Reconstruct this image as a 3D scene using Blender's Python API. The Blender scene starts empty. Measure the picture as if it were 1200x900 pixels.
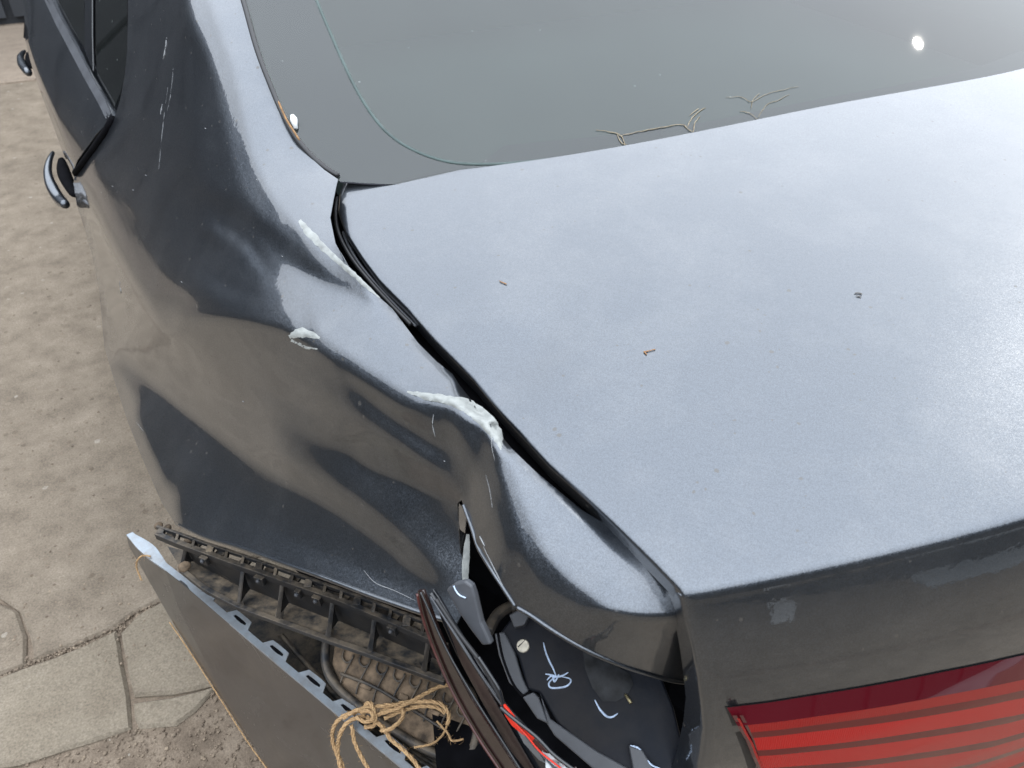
import bpy, bmesh, math, random
import numpy as np
from mathutils import Vector, Matrix, noise
from mathutils.geometry import delaunay_2d_cdt
random.seed(7); np.random.seed(7)
sc = bpy.context.scene
col = sc.collection
R_ = math.radians

# ------------------------------------------------------------------ camera
FPX = 950.0
CAM = np.array([-.82, -.265, 1.477])
AZ, PT, RO = R_(26.14), R_(38.18), R_(0.53)
_f = np.array([math.sin(AZ)*math.cos(PT), math.cos(AZ)*math.cos(PT), -math.sin(PT)])
_rt = np.array([math.cos(AZ), -math.sin(AZ), 0.0]); _up = np.cross(_rt, _f)
_R = _rt*math.cos(RO) + _up*math.sin(RO)
_U = -_rt*math.sin(RO) + _up*math.cos(RO)
cd = bpy.data.cameras.new('camera'); cam = bpy.data.objects.new('camera', cd); col.objects.link(cam)
cd.sensor_width = 36; cd.lens = FPX/1200*36; cd.clip_start = .01; cd.clip_end = 2000
cam.matrix_world = Matrix(((_R[0], _U[0], -_f[0], CAM[0]), (_R[1], _U[1], -_f[1], CAM[1]),
                           (_R[2], _U[2], -_f[2], CAM[2]), (0, 0, 0, 1)))
cd.dof.use_dof = True; cd.dof.focus_distance = .85; cd.dof.aperture_fstop = 13
sc.camera = cam

# ------------------------------------------------------------------ world, sun, exposure
SUN_AZ, SUN_EL = R_(72.9), R_(32.6)
w = bpy.data.worlds.new('World'); sc.world = w; w.use_nodes = True
nt = w.node_tree; N = nt.nodes; L = nt.links; N.clear()
out = N.new('ShaderNodeOutputWorld'); bg = N.new('ShaderNodeBackground'); bg.inputs['Strength'].default_value = .12
sky = N.new('ShaderNodeTexSky'); sky.sky_type = 'NISHITA'; sky.sun_disc = False
sky.sun_elevation = SUN_EL; sky.sun_rotation = SUN_AZ; sky.dust_density = 2.0; sky.air_density = 1.2
tc = N.new('ShaderNodeTexCoord'); mp = N.new('ShaderNodeMapping'); mp.inputs['Scale'].default_value = (1, 1, 2.2)
nz = N.new('ShaderNodeTexNoise'); nz.inputs['Scale'].default_value = 1.4; nz.inputs['Detail'].default_value = 1.5
nz.inputs['Roughness'].default_value = .5; nz.inputs['Distortion'].default_value = .3
cr = N.new('ShaderNodeValToRGB'); cr.color_ramp.elements[0].position = .28; cr.color_ramp.elements[1].position = .56
cr.color_ramp.elements[0].color = (.92, .92, .92, 1); cr.color_ramp.elements[1].color = (.97, .97, .97, 1)
cc = N.new('ShaderNodeMix'); cc.data_type = 'RGBA'
cc.inputs[6].default_value = (36.0, 38.6, 42.3, 1); cc.inputs[7].default_value = (37.5, 40.0, 43.4, 1)
mx = N.new('ShaderNodeMix'); mx.data_type = 'RGBA'
L.new(tc.outputs['Generated'], mp.inputs[0]); L.new(mp.outputs[0], nz.inputs['Vector'])
L.new(nz.outputs['Fac'], cr.inputs[0]); L.new(cr.outputs[0], mx.inputs[0])
L.new(nz.outputs['Fac'], cc.inputs[0])
# overcast sky: overhead brighter than the horizon
sx = N.new('ShaderNodeSeparateXYZ'); L.new(tc.outputs['Generated'], sx.inputs[0])
zr = N.new('ShaderNodeMapRange'); zr.inputs[1].default_value = 0; zr.inputs[2].default_value = 1; zr.inputs[3].default_value = .42; zr.inputs[4].default_value = 1.22
L.new(sx.outputs['Z'], zr.inputs[0])
vm = N.new('ShaderNodeVectorMath'); vm.operation = 'SCALE'; L.new(cc.outputs[2], vm.inputs[0]); L.new(zr.outputs[0], vm.inputs['Scale'])
L.new(sky.outputs[0], mx.inputs[6]); L.new(vm.outputs[0], mx.inputs[7])
L.new(mx.outputs[2], bg.inputs[0]); L.new(bg.outputs[0], out.inputs[0])

sl = bpy.data.lights.new('sun', 'SUN'); sl.energy = .5; sl.angle = R_(.6); sl.color = (1, .95, .86)
so = bpy.data.objects.new('sun', sl); col.objects.link(so)
sd = Vector((math.sin(SUN_AZ)*math.cos(SUN_EL), math.cos(SUN_AZ)*math.cos(SUN_EL), math.sin(SUN_EL)))
so.rotation_euler = sd.to_track_quat('Z', 'Y').to_euler(); so.location = (3, 3, 6)
sc.view_settings.view_transform = 'Standard'; sc.view_settings.look = 'None'
sc.view_settings.exposure = -0.3; sc.view_settings.gamma = 1.0
sc.view_settings.use_curve_mapping = False

# ------------------------------------------------------------------ helpers
def ray(u, v):
    return _f + _R*((u-600)/FPX) - _U*((v-450)/FPX)
def P(u, v, x=None, y=None, z=None, t=None):
    """point seen at a photo position on a given plane"""
    d = ray(u, v)
    if x is not None: t = (x-CAM[0])/d[0]
    if y is not None: t = (y-CAM[1])/d[1]
    if z is not None: t = (z-CAM[2])/d[2]
    return CAM + t*d
def S_lid(x, y): return 1.085 - .032*(x/.6)**2 + .079*y
def S_glass(x, y): return 1.090 + .46*(y-.53) - .045*((x/.6)**2-1)
def PS(u, v, S=S_lid):
    d = ray(u, v); z = 1.08
    for _ in range(40):
        p = CAM + (z-CAM[2])/d[2]*d; z = .5*z + .5*S(p[0], p[1])
    return CAM + (z-CAM[2])/d[2]*d
def PL(u, v, p0, n):
    d = ray(u, v); n = np.array(n, float)
    return CAM + d*(((np.array(p0)-CAM)@n)/(d@n))

def link(name, me, mat=None, parent=None, kind=None, label=None, smooth=False):
    o = bpy.data.objects.new(name, me); col.objects.link(o)
    if mat: me.materials.append(mat)
    if parent: o.parent = parent
    if kind: o['kind'] = kind
    if label: o['label'] = label
    if smooth:
        for p in me.polygons: p.use_smooth = True
    return o
def mesh(name, vs, fs, mat=None, parent=None, smooth=False, **k):
    me = bpy.data.meshes.new(name); me.from_pydata([tuple(map(float, v)) for v in vs], [], [tuple(map(int, f)) for f in fs]); me.update()
    return link(name, me, mat, parent, smooth=smooth, **k)
def frombm(name, bm, mat=None, parent=None, smooth=False, **k):
    me = bpy.data.meshes.new(name); bm.to_mesh(me); bm.free(); return link(name, me, mat, parent, smooth=smooth, **k)
def empty(name, label, cat, loc=(0, 0, 0), group=None):
    o = bpy.data.objects.new(name, None); col.objects.link(o); o.empty_display_size = .1
    o.location = loc; o['label'] = label; o['category'] = cat
    if group: o['group'] = group
    return o
def tag(o, label, cat, group=None):
    o['label'] = label; o['category'] = cat
    if group: o['group'] = group
    return o
def bevel(o, wd=.002, seg=2, ang=35):
    m = o.modifiers.new('bevel', 'BEVEL'); m.width = wd; m.segments = seg; m.limit_method = 'ANGLE'; m.angle_limit = R_(ang)
    return o
def solid(o, th, off=-1):
    m = o.modifiers.new('solid', 'SOLIDIFY'); m.thickness = th; m.offset = off
    e = o.modifiers.new('crisp_rim', 'EDGE_SPLIT'); e.split_angle = R_(55)
    return o
def prism_mesh(name, top, vec, mat, parent=None, bev=0, **k):
    """closed plate: outline of 3-D points, thickened along vec"""
    top = [np.array(p) for p in top]; n = len(top); vec = np.array(vec)
    bm = bmesh.new()
    a = [bm.verts.new(p) for p in top]; b = [bm.verts.new(p+vec) for p in top]
    bm.faces.new(a); bm.faces.new(b[::-1])
    for i in range(n): bm.faces.new((a[i], b[i], b[(i+1) % n], a[(i+1) % n]))
    bmesh.ops.recalc_face_normals(bm, faces=bm.faces[:])
    o = frombm(name, bm, mat, parent, **k)
    if bev: bevel(o, bev)
    return o
def tube_mesh(pts, rad, seg=8, twist=0, bm=None, cap=True):
    own = bm is None
    if own: bm = bmesh.new()
    pts = [Vector(p) for p in pts]; n = len(pts); rings = []
    up = Vector((.13, .21, 1)).normalized()
    for i, p in enumerate(pts):
        t = (pts[min(i+1, n-1)]-pts[max(i-1, 0)]).normalized()
        a = t.cross(up)
        if a.length < 1e-4: a = t.cross(Vector((1, 0, 0)))
        a.normalize(); b = t.cross(a)
        r = rad[i] if hasattr(rad, '__len__') else rad
        rings.append([bm.verts.new(p + (a*math.cos(2*math.pi*k/seg)+b*math.sin(2*math.pi*k/seg))*r) for k in range(seg)])
    for i in range(n-1):
        for k in range(seg):
            bm.faces.new((rings[i][k], rings[i][(k+1) % seg], rings[i+1][(k+1) % seg], rings[i+1][k]))
    if cap:
        bm.faces.new(rings[0][::-1]); bm.faces.new(rings[-1])
    return bm
def tube(name, pts, rad, mat, parent=None, seg=8, **k):
    return frombm(name, tube_mesh(pts, rad, seg), mat, parent, smooth=True, **k)
def catmull(pts, n=8, closed=False):
    pts = [np.array(p, float) for p in pts]; out = []
    m = len(pts)
    for i in range(m-1):
        p0 = pts[max(i-1, 0)]; p1 = pts[i]; p2 = pts[i+1]; p3 = pts[min(i+2, m-1)]
        for k in range(n):
            t = k/n
            out.append(.5*((2*p1)+(-p0+p2)*t+(2*p0-5*p1+4*p2-p3)*t*t+(-p0+3*p1-3*p2+p3)*t**3))
    out.append(pts[-1]); return out
def resample(poly, step, closed=False):
    poly = [np.array(p, float) for p in poly]
    if closed: poly = poly+[poly[0]]
    o = []
    for a, b in zip(poly[:-1], poly[1:]):
        n = max(1, int(round(np.linalg.norm((b-a)[:2])/step)))
        for k in range(n): o.append(a+(b-a)*k/n)
    if not closed: o.append(poly[-1])
    return o
def inside(pts, poly):
    x = pts[:, 0]; y = pts[:, 1]; c = np.zeros(len(pts), bool); m = len(poly)
    for i in range(m):
        x1, y1 = poly[i][:2]; x2, y2 = poly[(i+1) % m][:2]
        if y1 == y2: continue
        k = ((y1 > y) != (y2 > y)) & (x < (x2-x1)*(y-y1)/(y2-y1)+x1)
        c ^= k
    return c
def triangulate(outline, step, bstep=None):
    """2-D outline -> fine triangle mesh (points, triangles, boundary loop)"""
    b = np.array(resample(outline, bstep or step, True))[:, :2]
    lo = b.min(0); hi = b.max(0)
    gy = np.arange(lo[1], hi[1], step*.866); pts = []
    for k, y in enumerate(gy):
        xs = np.arange(lo[0]+(k % 2)*step/2, hi[0], step); pts.append(np.c_[xs, np.full(len(xs), y)])
    pts = np.concatenate(pts); pts = pts[inside(pts, b)]
    d = np.full(len(pts), 1e9)
    for q in b: d = np.minimum(d, ((pts-q)**2).sum(1))
    pts = pts[d > (step*.6)**2]
    allp = np.concatenate([b, pts]); nb = len(b)
    r = delaunay_2d_cdt([Vector(p) for p in allp], [], [list(range(nb))], 1, 1e-5)
    vs = np.array([tuple(v) for v in r[0]]); fs = []
    for f in r[2]:
        a, b, c = (vs[k] for k in f); ar = (b[0]-a[0])*(c[1]-a[1])-(b[1]-a[1])*(c[0]-a[0])
        if abs(ar) > 1e-4: fs.append(tuple(f) if ar > 0 else tuple(f[::-1]))
    return vs, fs
def idw(samples, q, k=10, p=3.6, soft=2.0):
    """inverse-distance interpolation of sample values at points q"""
    sp = samples[:, :2]; sv = samples[:, 2:]
    d = ((q[:, None, :]-sp[None])**2).sum(2)+soft**2
    idx = np.argpartition(d, k, axis=1)[:, :k]
    dd = np.take_along_axis(d, idx, 1); w_ = dd**(-p/2)
    w_ /= w_.sum(1, keepdims=True)
    return (w_[:, :, None]*sv[idx]).sum(1)
def nrm(phi, psi):
    """panel normal: phi = tilt upwards, psi = turn from facing left (0) to facing back (90)"""
    a, b = R_(phi), R_(psi)
    return np.array([-math.cos(a)*math.cos(b), -math.cos(a)*math.sin(b), math.sin(a)])
def expand(lines, step=14):
    o = []
    for ln in lines:
        pts = [np.r_[u, v, nrm(ph, ps)] for (u, v, ph, ps) in ln]
        o += resample(pts, step) if len(pts) > 1 else pts
    return np.array(o)
def solve_sheet(outline, lines, anchors, step=6, bstep=5, wa=.25, ws=.004):
    """sheet whose surface normals follow the given feature lines: depths from normals by least squares"""
    vs, fs = triangulate(outline, step, bstep)
    smp = expand(lines); nn = idw(smp, vs)
    for q_, (u, v) in enumerate(vs):   # small buckles, strongest round the torn corner
        am = .012+.10*math.exp(-((u-530)/85)**2-((v-520)/80)**2)+.05*math.exp(-((u-300)/90)**2-((v-320)/50)**2)
        s_, t_ = (u+v)*.7, (u-v)*.7
        for k_ in range(3): nn[q_, k_] += am*(noise.noise(Vector((s_*.011, t_*.040, k_*7.3)))+.6*noise.noise(Vector((s_*.028, t_*.085, k_*5.1+2))))
    nn /= np.linalg.norm(nn, axis=1, keepdims=True)
    D = np.array([ray(*p) for p in vs]); n = len(vs)
    e = set()
    for f in fs:
        for a, b in ((f[0], f[1]), (f[1], f[2]), (f[2], f[0])): e.add((min(a, b), max(a, b)))
    e = np.array(sorted(e)); i, j = e[:, 0], e[:, 1]
    m = nn[i]+nn[j]; m /= np.linalg.norm(m, axis=1, keepdims=True)
    di = -(D[i]*m).sum(1); dj = -(D[j]*m).sum(1)
    wt = np.clip(np.minimum(di, dj), .04, 1); di = np.maximum(di, .04); dj = np.maximum(dj, .04)
    g_ = np.clip(np.log(di/dj), -.12, .12); wt = wt**2
    aidx, at = [], []
    aw = []
    for (u, v, t, q_) in anchors:
        d2 = ((vs-np.array([u, v]))**2).sum(1); aidx.append(int(d2.argmin())); at.append(math.log(t)); aw.append(q_)
    aidx = np.array(aidx); at = np.array(at); wa = np.array(aw)
    wm = np.zeros(n)
    def A(x):
        r = wt*(x[j]-x[i])
        y = np.bincount(j, r, n)-np.bincount(i, r, n)
        L_ = deg*x-np.bincount(i, x[j], n)-np.bincount(j, x[i], n)
        y = y+ws*(deg*L_-np.bincount(i, L_[j], n)-np.bincount(j, L_[i], n))
        np.add.at(y, aidx, wa*x[aidx]); return y
    deg = (np.bincount(i, minlength=n)+np.bincount(j, minlength=n)).astype(float)
    b = np.bincount(j, wt*g_, n)-np.bincount(i, wt*g_, n); np.add.at(b, aidx, wa*at)
    x = np.full(n, at.mean()); r = b-A(x)
    dg = np.bincount(i, wt, n)+np.bincount(j, wt, n)+ws*(deg*deg+deg); np.add.at(dg, aidx, wa)
    z = r/dg; p = z.copy(); rz = r@z
    for it in range(3000):
        Ap = A(p); al = rz/(p@Ap); x += al*p; r -= al*Ap
        if np.abs(r).max() < 1e-8: break
        z = r/dg; rz2 = r@z; p = z+rz2/rz*p; rz = rz2
    x = np.exp(x)
    return vs, fs, CAM+D*x[:, None], x
def facecam(vs3, fs):
    """turn triangles so they face the camera side"""
    sc_ = 0
    for f in fs:
        a, b, c = (vs3[k] for k in f[:3]); n = np.cross(b-a, c-a); sc_ += n@(CAM-a)
    return [tuple(f) if sc_ > 0 else tuple(f[::-1]) for f in fs]
def patch(name, outline, fn, mat, parent, step=8, bstep=None, th=.0015, smooth=True, **k):
    """sheet over an outline, its points given by fn(u, v)"""
    vs, fs = triangulate(outline, step, bstep)
    v3 = np.array([fn(*p) for p in vs])
    o = mesh(name, v3, facecam(v3, fs), mat, parent, smooth=smooth, **k)
    if th: solid(o, th)
    return o

# ------------------------------------------------------------------ materials
class G:
    def __init__(s, name):
        s.m = bpy.data.materials.new(name); s.m.use_nodes = True; s.t = s.m.node_tree; s.t.nodes.clear()
        s.out = s.n('ShaderNodeOutputMaterial'); s.b = s.n('ShaderNodeBsdfPrincipled'); s.t.links.new(s.b.outputs[0], s.out.inputs[0])
        s.tc = s.n('ShaderNodeTexCoord')
    def n(s, t, **k):
        x = s.t.nodes.new(t)
        for a, b in k.items(): setattr(x, a, b)
        return x
    def l(s, a, b): s.t.links.new(a, b)
    def noise(s, scale, detail=4, rough=.55, vec=None, dist=0):
        x = s.n('ShaderNodeTexNoise'); x.inputs['Scale'].default_value = scale; x.inputs['Detail'].default_value = detail
        x.inputs['Roughness'].default_value = rough; x.inputs['Distortion'].default_value = dist
        s.l(vec or s.tc.outputs['Object'], x.inputs['Vector']); return x.outputs['Fac']
    def voro(s, scale, feature='F1', out='Distance', vec=None, rand=1):
        x = s.n('ShaderNodeTexVoronoi'); x.feature = feature; x.inputs['Scale'].default_value = scale
        x.inputs['Randomness'].default_value = rand
        s.l(vec or s.tc.outputs['Object'], x.inputs['Vector']); return x.outputs[out]
    def ramp(s, fac, *st):
        x = s.n('ShaderNodeValToRGB'); e = x.color_ramp.elements
        while len(e) < len(st): e.new(.5)
        for q, (p, c) in zip(e, st):
            q.position = p; q.color = c if len(c) == 4 else (*c, 1)
        s.l(fac, x.inputs[0]); return x.outputs[0]
    def mix(s, fac, a, b, mode='MIX'):
        x = s.n('ShaderNodeMix', data_type='RGBA', blend_type=mode)
        for i, q in ((0, fac), (6, a), (7, b)):
            if isinstance(q, (int, float)): x.inputs[i].default_value = q
            elif isinstance(q, tuple): x.inputs[i].default_value = (*q, 1)[:4]
            else: s.l(q, x.inputs[i])
        return x.outputs[2]
    def math(s, op, a, b=0.0, c=None):
        x = s.n('ShaderNodeMath', operation=op)
        for i, q in enumerate((a, b) if c is None else (a, b, c)):
            if isinstance(q, (int, float)): x.inputs[i].default_value = q
            else: s.l(q, x.inputs[i])
        return x.outputs[0]
    def bump(s, h, strength=.3, dist=.002, nrm_=None):
        x = s.n('ShaderNodeBump'); x.inputs['Strength'].default_value = strength; x.inputs['Distance'].default_value = dist
        s.l(h, x.inputs['Height'])
        if nrm_ is not None: s.l(nrm_, x.inputs['Normal'])
        return x.outputs[0]
    def set(s, **k):
        nm = dict(col='Base Color', metal='Metallic', rough='Roughness', coat='Coat Weight', crough='Coat Roughness', normal='Normal',
                  cnormal='Coat Normal', trans='Transmission Weight', ior='IOR', spec='Specular IOR Level', alpha='Alpha', cior='Coat IOR',
                  sss='Subsurface Weight')
        for a, q in k.items():
            i = s.b.inputs[nm[a]]
            if isinstance(q, (int, float)): i.default_value = q
            elif isinstance(q, tuple): i.default_value = (*q, 1)[:4]
            else: s.l(q, i)
        return s.m
ramp3 = lambda a: (a, a, a)

def paint_mat(name='car_paint', base=(.066, .075, .088)):
    g = G(name)
    vc = g.voro(1500, out='Color')
    sub = g.n('ShaderNodeVectorMath', operation='SUBTRACT'); g.l(vc, sub.inputs[0]); sub.inputs[1].default_value = (.5, .5, .5)
    sca = g.n('ShaderNodeVectorMath', operation='SCALE'); g.l(sub.outputs[0], sca.inputs[0]); sca.inputs['Scale'].default_value = .13
    geo = g.n('ShaderNodeNewGeometry')
    add = g.n('ShaderNodeVectorMath', operation='ADD'); g.l(geo.outputs['Normal'], add.inputs[0]); g.l(sca.outputs[0], add.inputs[1])
    no = g.n('ShaderNodeVectorMath', operation='NORMALIZE'); g.l(add.outputs[0], no.inputs[0])
    # dust, water spots and specks
    dust = g.ramp(g.noise(9, 7, .7), (.45, ramp3(0)), (.8, ramp3(1)))
    fine = g.noise(420, 3, .6)
    dustf = g.math('MULTIPLY', dust, g.math('MULTIPLY', fine, .13))
    sp = g.voro(120, out='Distance'); spc = g.voro(120, out='Color')
    sep = g.n('ShaderNodeSeparateColor'); g.l(spc, sep.inputs[0])
    thr = g.math('MULTIPLY', g.math('GREATER_THAN', sep.outputs[0], .74), g.math('MULTIPLY', g.math('MULTIPLY', sep.outputs[1], sep.outputs[2]), .30))
    spn = g.math('LESS_THAN', g.math('ADD', sp, g.math('MULTIPLY', g.math('SUBTRACT', g.noise(600, 2), .5), .22)), thr)
    spk = g.math('MULTIPLY', spn, .8)
    c = g.mix(dustf, base, (.42, .40, .37))
    flv = g.n('ShaderNodeSeparateColor'); g.l(vc, flv.inputs[0])
    c = g.mix(.35, c, g.mix(1.0, c, g.ramp(flv.outputs[2], (0, ramp3(.55)), (1, ramp3(1.7))), 'MULTIPLY'))
    c = g.mix(spk, c, (.03, .026, .02))
    met = g.math('SUBTRACT', .93, g.math('ADD', g.math('MULTIPLY', dustf, 1.5), g.math('MULTIPLY', spk, .9)))
    ro = g.math('ADD', .33, g.math('MULTIPLY', spk, .3))
    cr_ = g.math('ADD', .018, g.math('MULTIPLY', dustf, .9))
    peel = g.bump(g.noise(160, 2, .5), .035, .0015)
    g.l(no.outputs[0], g.b.inputs['Normal'])
    return g.set(col=c, metal=met, rough=ro, coat=1.0, crough=cr_, cnormal=peel, cior=1.5)
PAINT = paint_mat()

def simple(name, c, rough=.5, metal=0, coat=0, bump=None, var=.25, vs=30, spec=.5, dirt=0, dirtcol=(.23, .18, .125)):
    g = G(name)
    n1 = g.noise(vs, 5, .6)
    cc_ = g.mix(1.0, c, g.ramp(n1, (.3, ramp3(1-var)), (.7, ramp3(1+var))), 'MULTIPLY')
    if dirt:
        geo = g.n('ShaderNodeNewGeometry'); sep = g.n('ShaderNodeSeparateXYZ'); g.l(geo.outputs['True Normal'], sep.inputs[0])
        upf = g.ramp(sep.outputs['Z'], (.3, ramp3(0.12)), (.95, ramp3(1)))
        dn = g.ramp(g.noise(vs*1.3, 6, .7), (.38, ramp3(0)), (.62, ramp3(1)))
        fac = g.math('MULTIPLY', g.math('MULTIPLY', upf, dn), dirt)
        cc_ = g.mix(fac, cc_, dirtcol); rough = g.math('ADD', rough, g.math('MULTIPLY', fac, .4))
    k = dict(col=cc_, rough=rough, metal=metal, coat=coat, spec=spec)
    if bump: k['normal'] = g.bump(g.noise(bump[0], 4, .6), bump[1], bump[2])
    return g.set(**k)
PLASTIC = simple('black_plastic', (.016, .017, .019), .42, spec=.3, bump=(350, .25, .0006), dirt=.5, vs=26)
PLASTIC_DUSTY = simple('dusty_plastic', (.03, .031, .033), .6, bump=(300, .3, .0006), dirt=1.0, vs=34)
PLASTIC_GREY = simple('grey_plastic', (.060, .063, .070), .38, spec=.35, bump=(500, .15, .0004), vs=20)
BLACK = simple('shade_black', (.004, .004, .005), .9, var=.4, spec=.05)  # near black, stands in for shade in gaps and cavities
RUBBER = simple('black_rubber', (.012, .012, .013), .5)
GLOSS = simple('gloss_black', (.008, .009, .011), .16, coat=.3, bump=(25, .2, .0015), vs=12)
DARKPANEL = simple('dark_panel', (.008, .010, .015), .34, bump=(60, .35, .001), dirt=.05, vs=12, spec=.08)
ABSORB = simple('dusty_foam', (.125, .088, .056), .9, bump=(200, .5, .001), vs=60, var=.75)
CHALK = simple('chalk_marker', (.46, .56, .72), .8, vs=300, var=.25)
PRIMER = simple('grey_primer', (.3, .3, .29), .7, vs=60, var=.15, bump=(300, .3, .0006))
WHITECHIP = simple('white_plastic', (.62, .64, .64), .35, vs=60)
RUST = simple('rusty_seal', (.20, .11, .045), .8, vs=160, var=.5)
CHROME = simple('dark_chrome', (.33, .34, .36), .18, metal=1)

def filler_mat():
    g = G('body_filler')
    n1 = g.noise(70, 6, .65)
    c = g.ramp(n1, (.3, (.15, .155, .15)), (.5, (.225, .235, .225)), (.75, (.29, .30, .285)))
    return g.set(col=c, rough=.55, normal=g.bump(g.noise(260, 5, .65), .3, .0010), spec=.4)
FILLER = filler_mat()
def bumper_mat():
    g = G('bumper_paint')
    d = g.ramp(g.noise(14, 7, .7, dist=.6), (.35, ramp3(0)), (.75, ramp3(1)))
    f = g.math('MULTIPLY', d, .32)
    c = g.mix(f, (.055, .058, .064), (.15, .115, .08))
    return g.set(col=c, metal=g.math('SUBTRACT', .85, f), rough=g.math('ADD', .34, f), coat=.9, crough=g.math('ADD', .06, f))
BUMPER = bumper_mat()
def flange_mat():
    g = G('pale_flange')
    d = g.ramp(g.noise(60, 6, .7), (.4, ramp3(0)), (.7, ramp3(1)))
    c = g.mix(g.math('MULTIPLY', d, .5), (.30, .34, .38), (.20, .17, .14))
    return g.set(col=c, metal=.5, rough=.42, coat=.2, normal=g.bump(g.noise(300, 3), .3, .0006))
FLANGE = flange_mat()
def red_mat(name, c, rough=.12, ribs=0, coat=.2):
    g = G(name)
    k = dict(col=c, rough=rough, coat=coat, crough=.03, spec=.15)
    if ribs:
        wv = g.n('ShaderNodeTexWave'); wv.inputs['Scale'].default_value = ribs; g.l(g.tc.outputs['Object'], wv.inputs['Vector'])
        k['normal'] = g.bump(wv.outputs['Fac'], .25, .0008)
    return g.set(**k)
RED = red_mat('red_lens', (.30, .0035, .0035), .25, 180)
DARKRED = red_mat('dark_red_lens', (.055, .003, .006), .1, coat=1.0)
TRIMRED = red_mat('groove_red', (.085, .006, .006), .25)
def twine_mat():
    g = G('jute_twine')
    n1 = g.noise(400, 5, .7)
    return g.set(col=g.ramp(n1, (.3, (.24, .135, .06)), (.7, (.52, .35, .18))), rough=.9, normal=g.bump(g.noise(900, 3), .6, .001))
TWINE = twine_mat()

def glass_mat(name, dust=.092, tint=(.45, .52, .50), dustcol=(.19, .215, .205)):
    g = G(name); t = g.t
    g.b.inputs['Base Color'].default_value = (.5, .5, .5, 1)
    tr = g.n('ShaderNodeBsdfTransparent'); tr.inputs[0].default_value = (*tint, 1)
    gl = g.n('ShaderNodeBsdfGlossy'); gl.inputs['Roughness'].default_value = .014; gl.inputs['Color'].default_value = (1, 1, 1, 1)
    fr = g.n('ShaderNodeFresnel'); fr.inputs['IOR'].default_value = 1.5
    m1 = g.n('ShaderNodeMixShader'); g.l(fr.outputs[0], m1.inputs[0]); g.l(tr.outputs[0], m1.inputs[1]); g.l(gl.outputs[0], m1.inputs[2])
    # dust film with droplets and smears
    df = g.n('ShaderNodeBsdfDiffuse'); df.inputs[0].default_value = (*dustcol, 1)
    sm = g.ramp(g.noise(5, 8, .62, dist=.5), (.3, ramp3(.72)), (.72, ramp3(1.18)))
    sp = g.voro(95, out='Distance'); spc = g.voro(95, out='Color'); sep = g.n('ShaderNodeSeparateColor'); g.l(spc, sep.inputs[0])
    thr = g.math('MULTIPLY', g.math('GREATER_THAN', sep.outputs[0], .955), g.math('MULTIPLY', sep.outputs[1], .17))
    dot = g.math('LESS_THAN', g.math('ADD', sp, g.math('MULTIPLY', g.math('SUBTRACT', g.noise(700, 2), .5), .25)), thr)
    fac = g.math('ADD', g.math('MULTIPLY', sm, dust), g.math('MULTIPLY', dot, .45))
    g.s2 = fac
    m2 = g.n('ShaderNodeMixShader'); g.l(fac, m2.inputs[0]); g.l(m1.outputs[0], m2.inputs[1]); g.l(df.outputs[0], m2.inputs[2])
    g.l(m2.outputs[0], g.out.inputs[0]); t.nodes.remove(g.b)
    return g.m
GLASS = glass_mat('dusty_rear_glass')
SIDEGLASS = glass_mat('side_glass', .03, (.08, .08, .08))
FRIT = simple('ceramic_band', (.028, .025, .036), .5, var=.05)
SHELF = simple('interior_shelf', (.062, .082, .075), .9, vs=4, var=.08)

def ground_mat(name, stops, scale=1.0, pebble=1.0):
    g = G(name)
    big = g.noise(1.1*scale, 6, .6); mid = g.noise(11*scale, 6, .7)
    base = g.ramp(mid, *stops)
    base = g.mix(1.0, base, g.ramp(big, (.3, ramp3(.88)), (.7, ramp3(1.12))), 'MULTIPLY')
    # exposed aggregate
    vn = g.n('ShaderNodeVectorMath', operation='ADD'); g.l(g.tc.outputs['Object'], vn.inputs[0])
    d = g.voro(46*scale, out='Distance', vec=g.tc.outputs['Object']); dc = g.voro(46*scale, out='Color')
    sep = g.n('ShaderNodeSeparateColor'); g.l(dc, sep.inputs[0])
    fine0 = g.noise(150*scale, 3, .6)
    on = g.math('MULTIPLY', g.math('GREATER_THAN', sep.outputs[0], .62), g.math('LESS_THAN', g.math('ADD', d, g.math('MULTIPLY', fine0, .35)), g.math('ADD', .22, g.math('MULTIPLY', sep.outputs[2], .30))))
    peb = g.ramp(sep.outputs[1], (0, (.10, .078, .056)), (.5, (.16, .125, .092)), (.90, (.23, .19, .145)), (1, (.36, .33, .28)))
    base = g.mix(g.math('MULTIPLY', on, .65*pebble), base, peb)
    d2 = g.voro(120*scale, out='Distance'); fine = g.noise(230*scale, 4, .7)
    base = g.mix(1.0, base, g.ramp(fine, (.28, ramp3(.62)), (.72, ramp3(1.38))), 'MULTIPLY')
    h = g.math('ADD', g.math('MULTIPLY', mid, .28), g.math('ADD', g.math('MULTIPLY', fine, .35), g.math('MULTIPLY', on, .5*pebble)))
    return g.set(col=base, rough=.92, spec=.25, normal=g.bump(h, .6, .004))
CONC = ground_mat('worn_concrete', ((.28, (.128, .103, .077)), (.5, (.185, .151, .114)), (.75, (.245, .203, .156))))
SMOOTH = ground_mat('smooth_concrete_patch', ((.3, (0.157, 0.129, 0.0955)), (.55, (0.193, 0.162, 0.122)), (.75, (0.225, 0.19, 0.144))), pebble=.22)
GRIT = ground_mat('gritty_soil', ((.3, (0.0981, 0.0744, 0.0547)), (.5, (0.156, 0.121, 0.0892)), (.75, (0.242, 0.195, 0.147))), 1.4, 1.2)
STONE = simple('pebble_stone', (.20, .155, .11), .85, vs=90, var=.4)
STONE_D = simple('dark_pebble_stone', (.14, .105, .075), .85, vs=90, var=.4)
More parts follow.
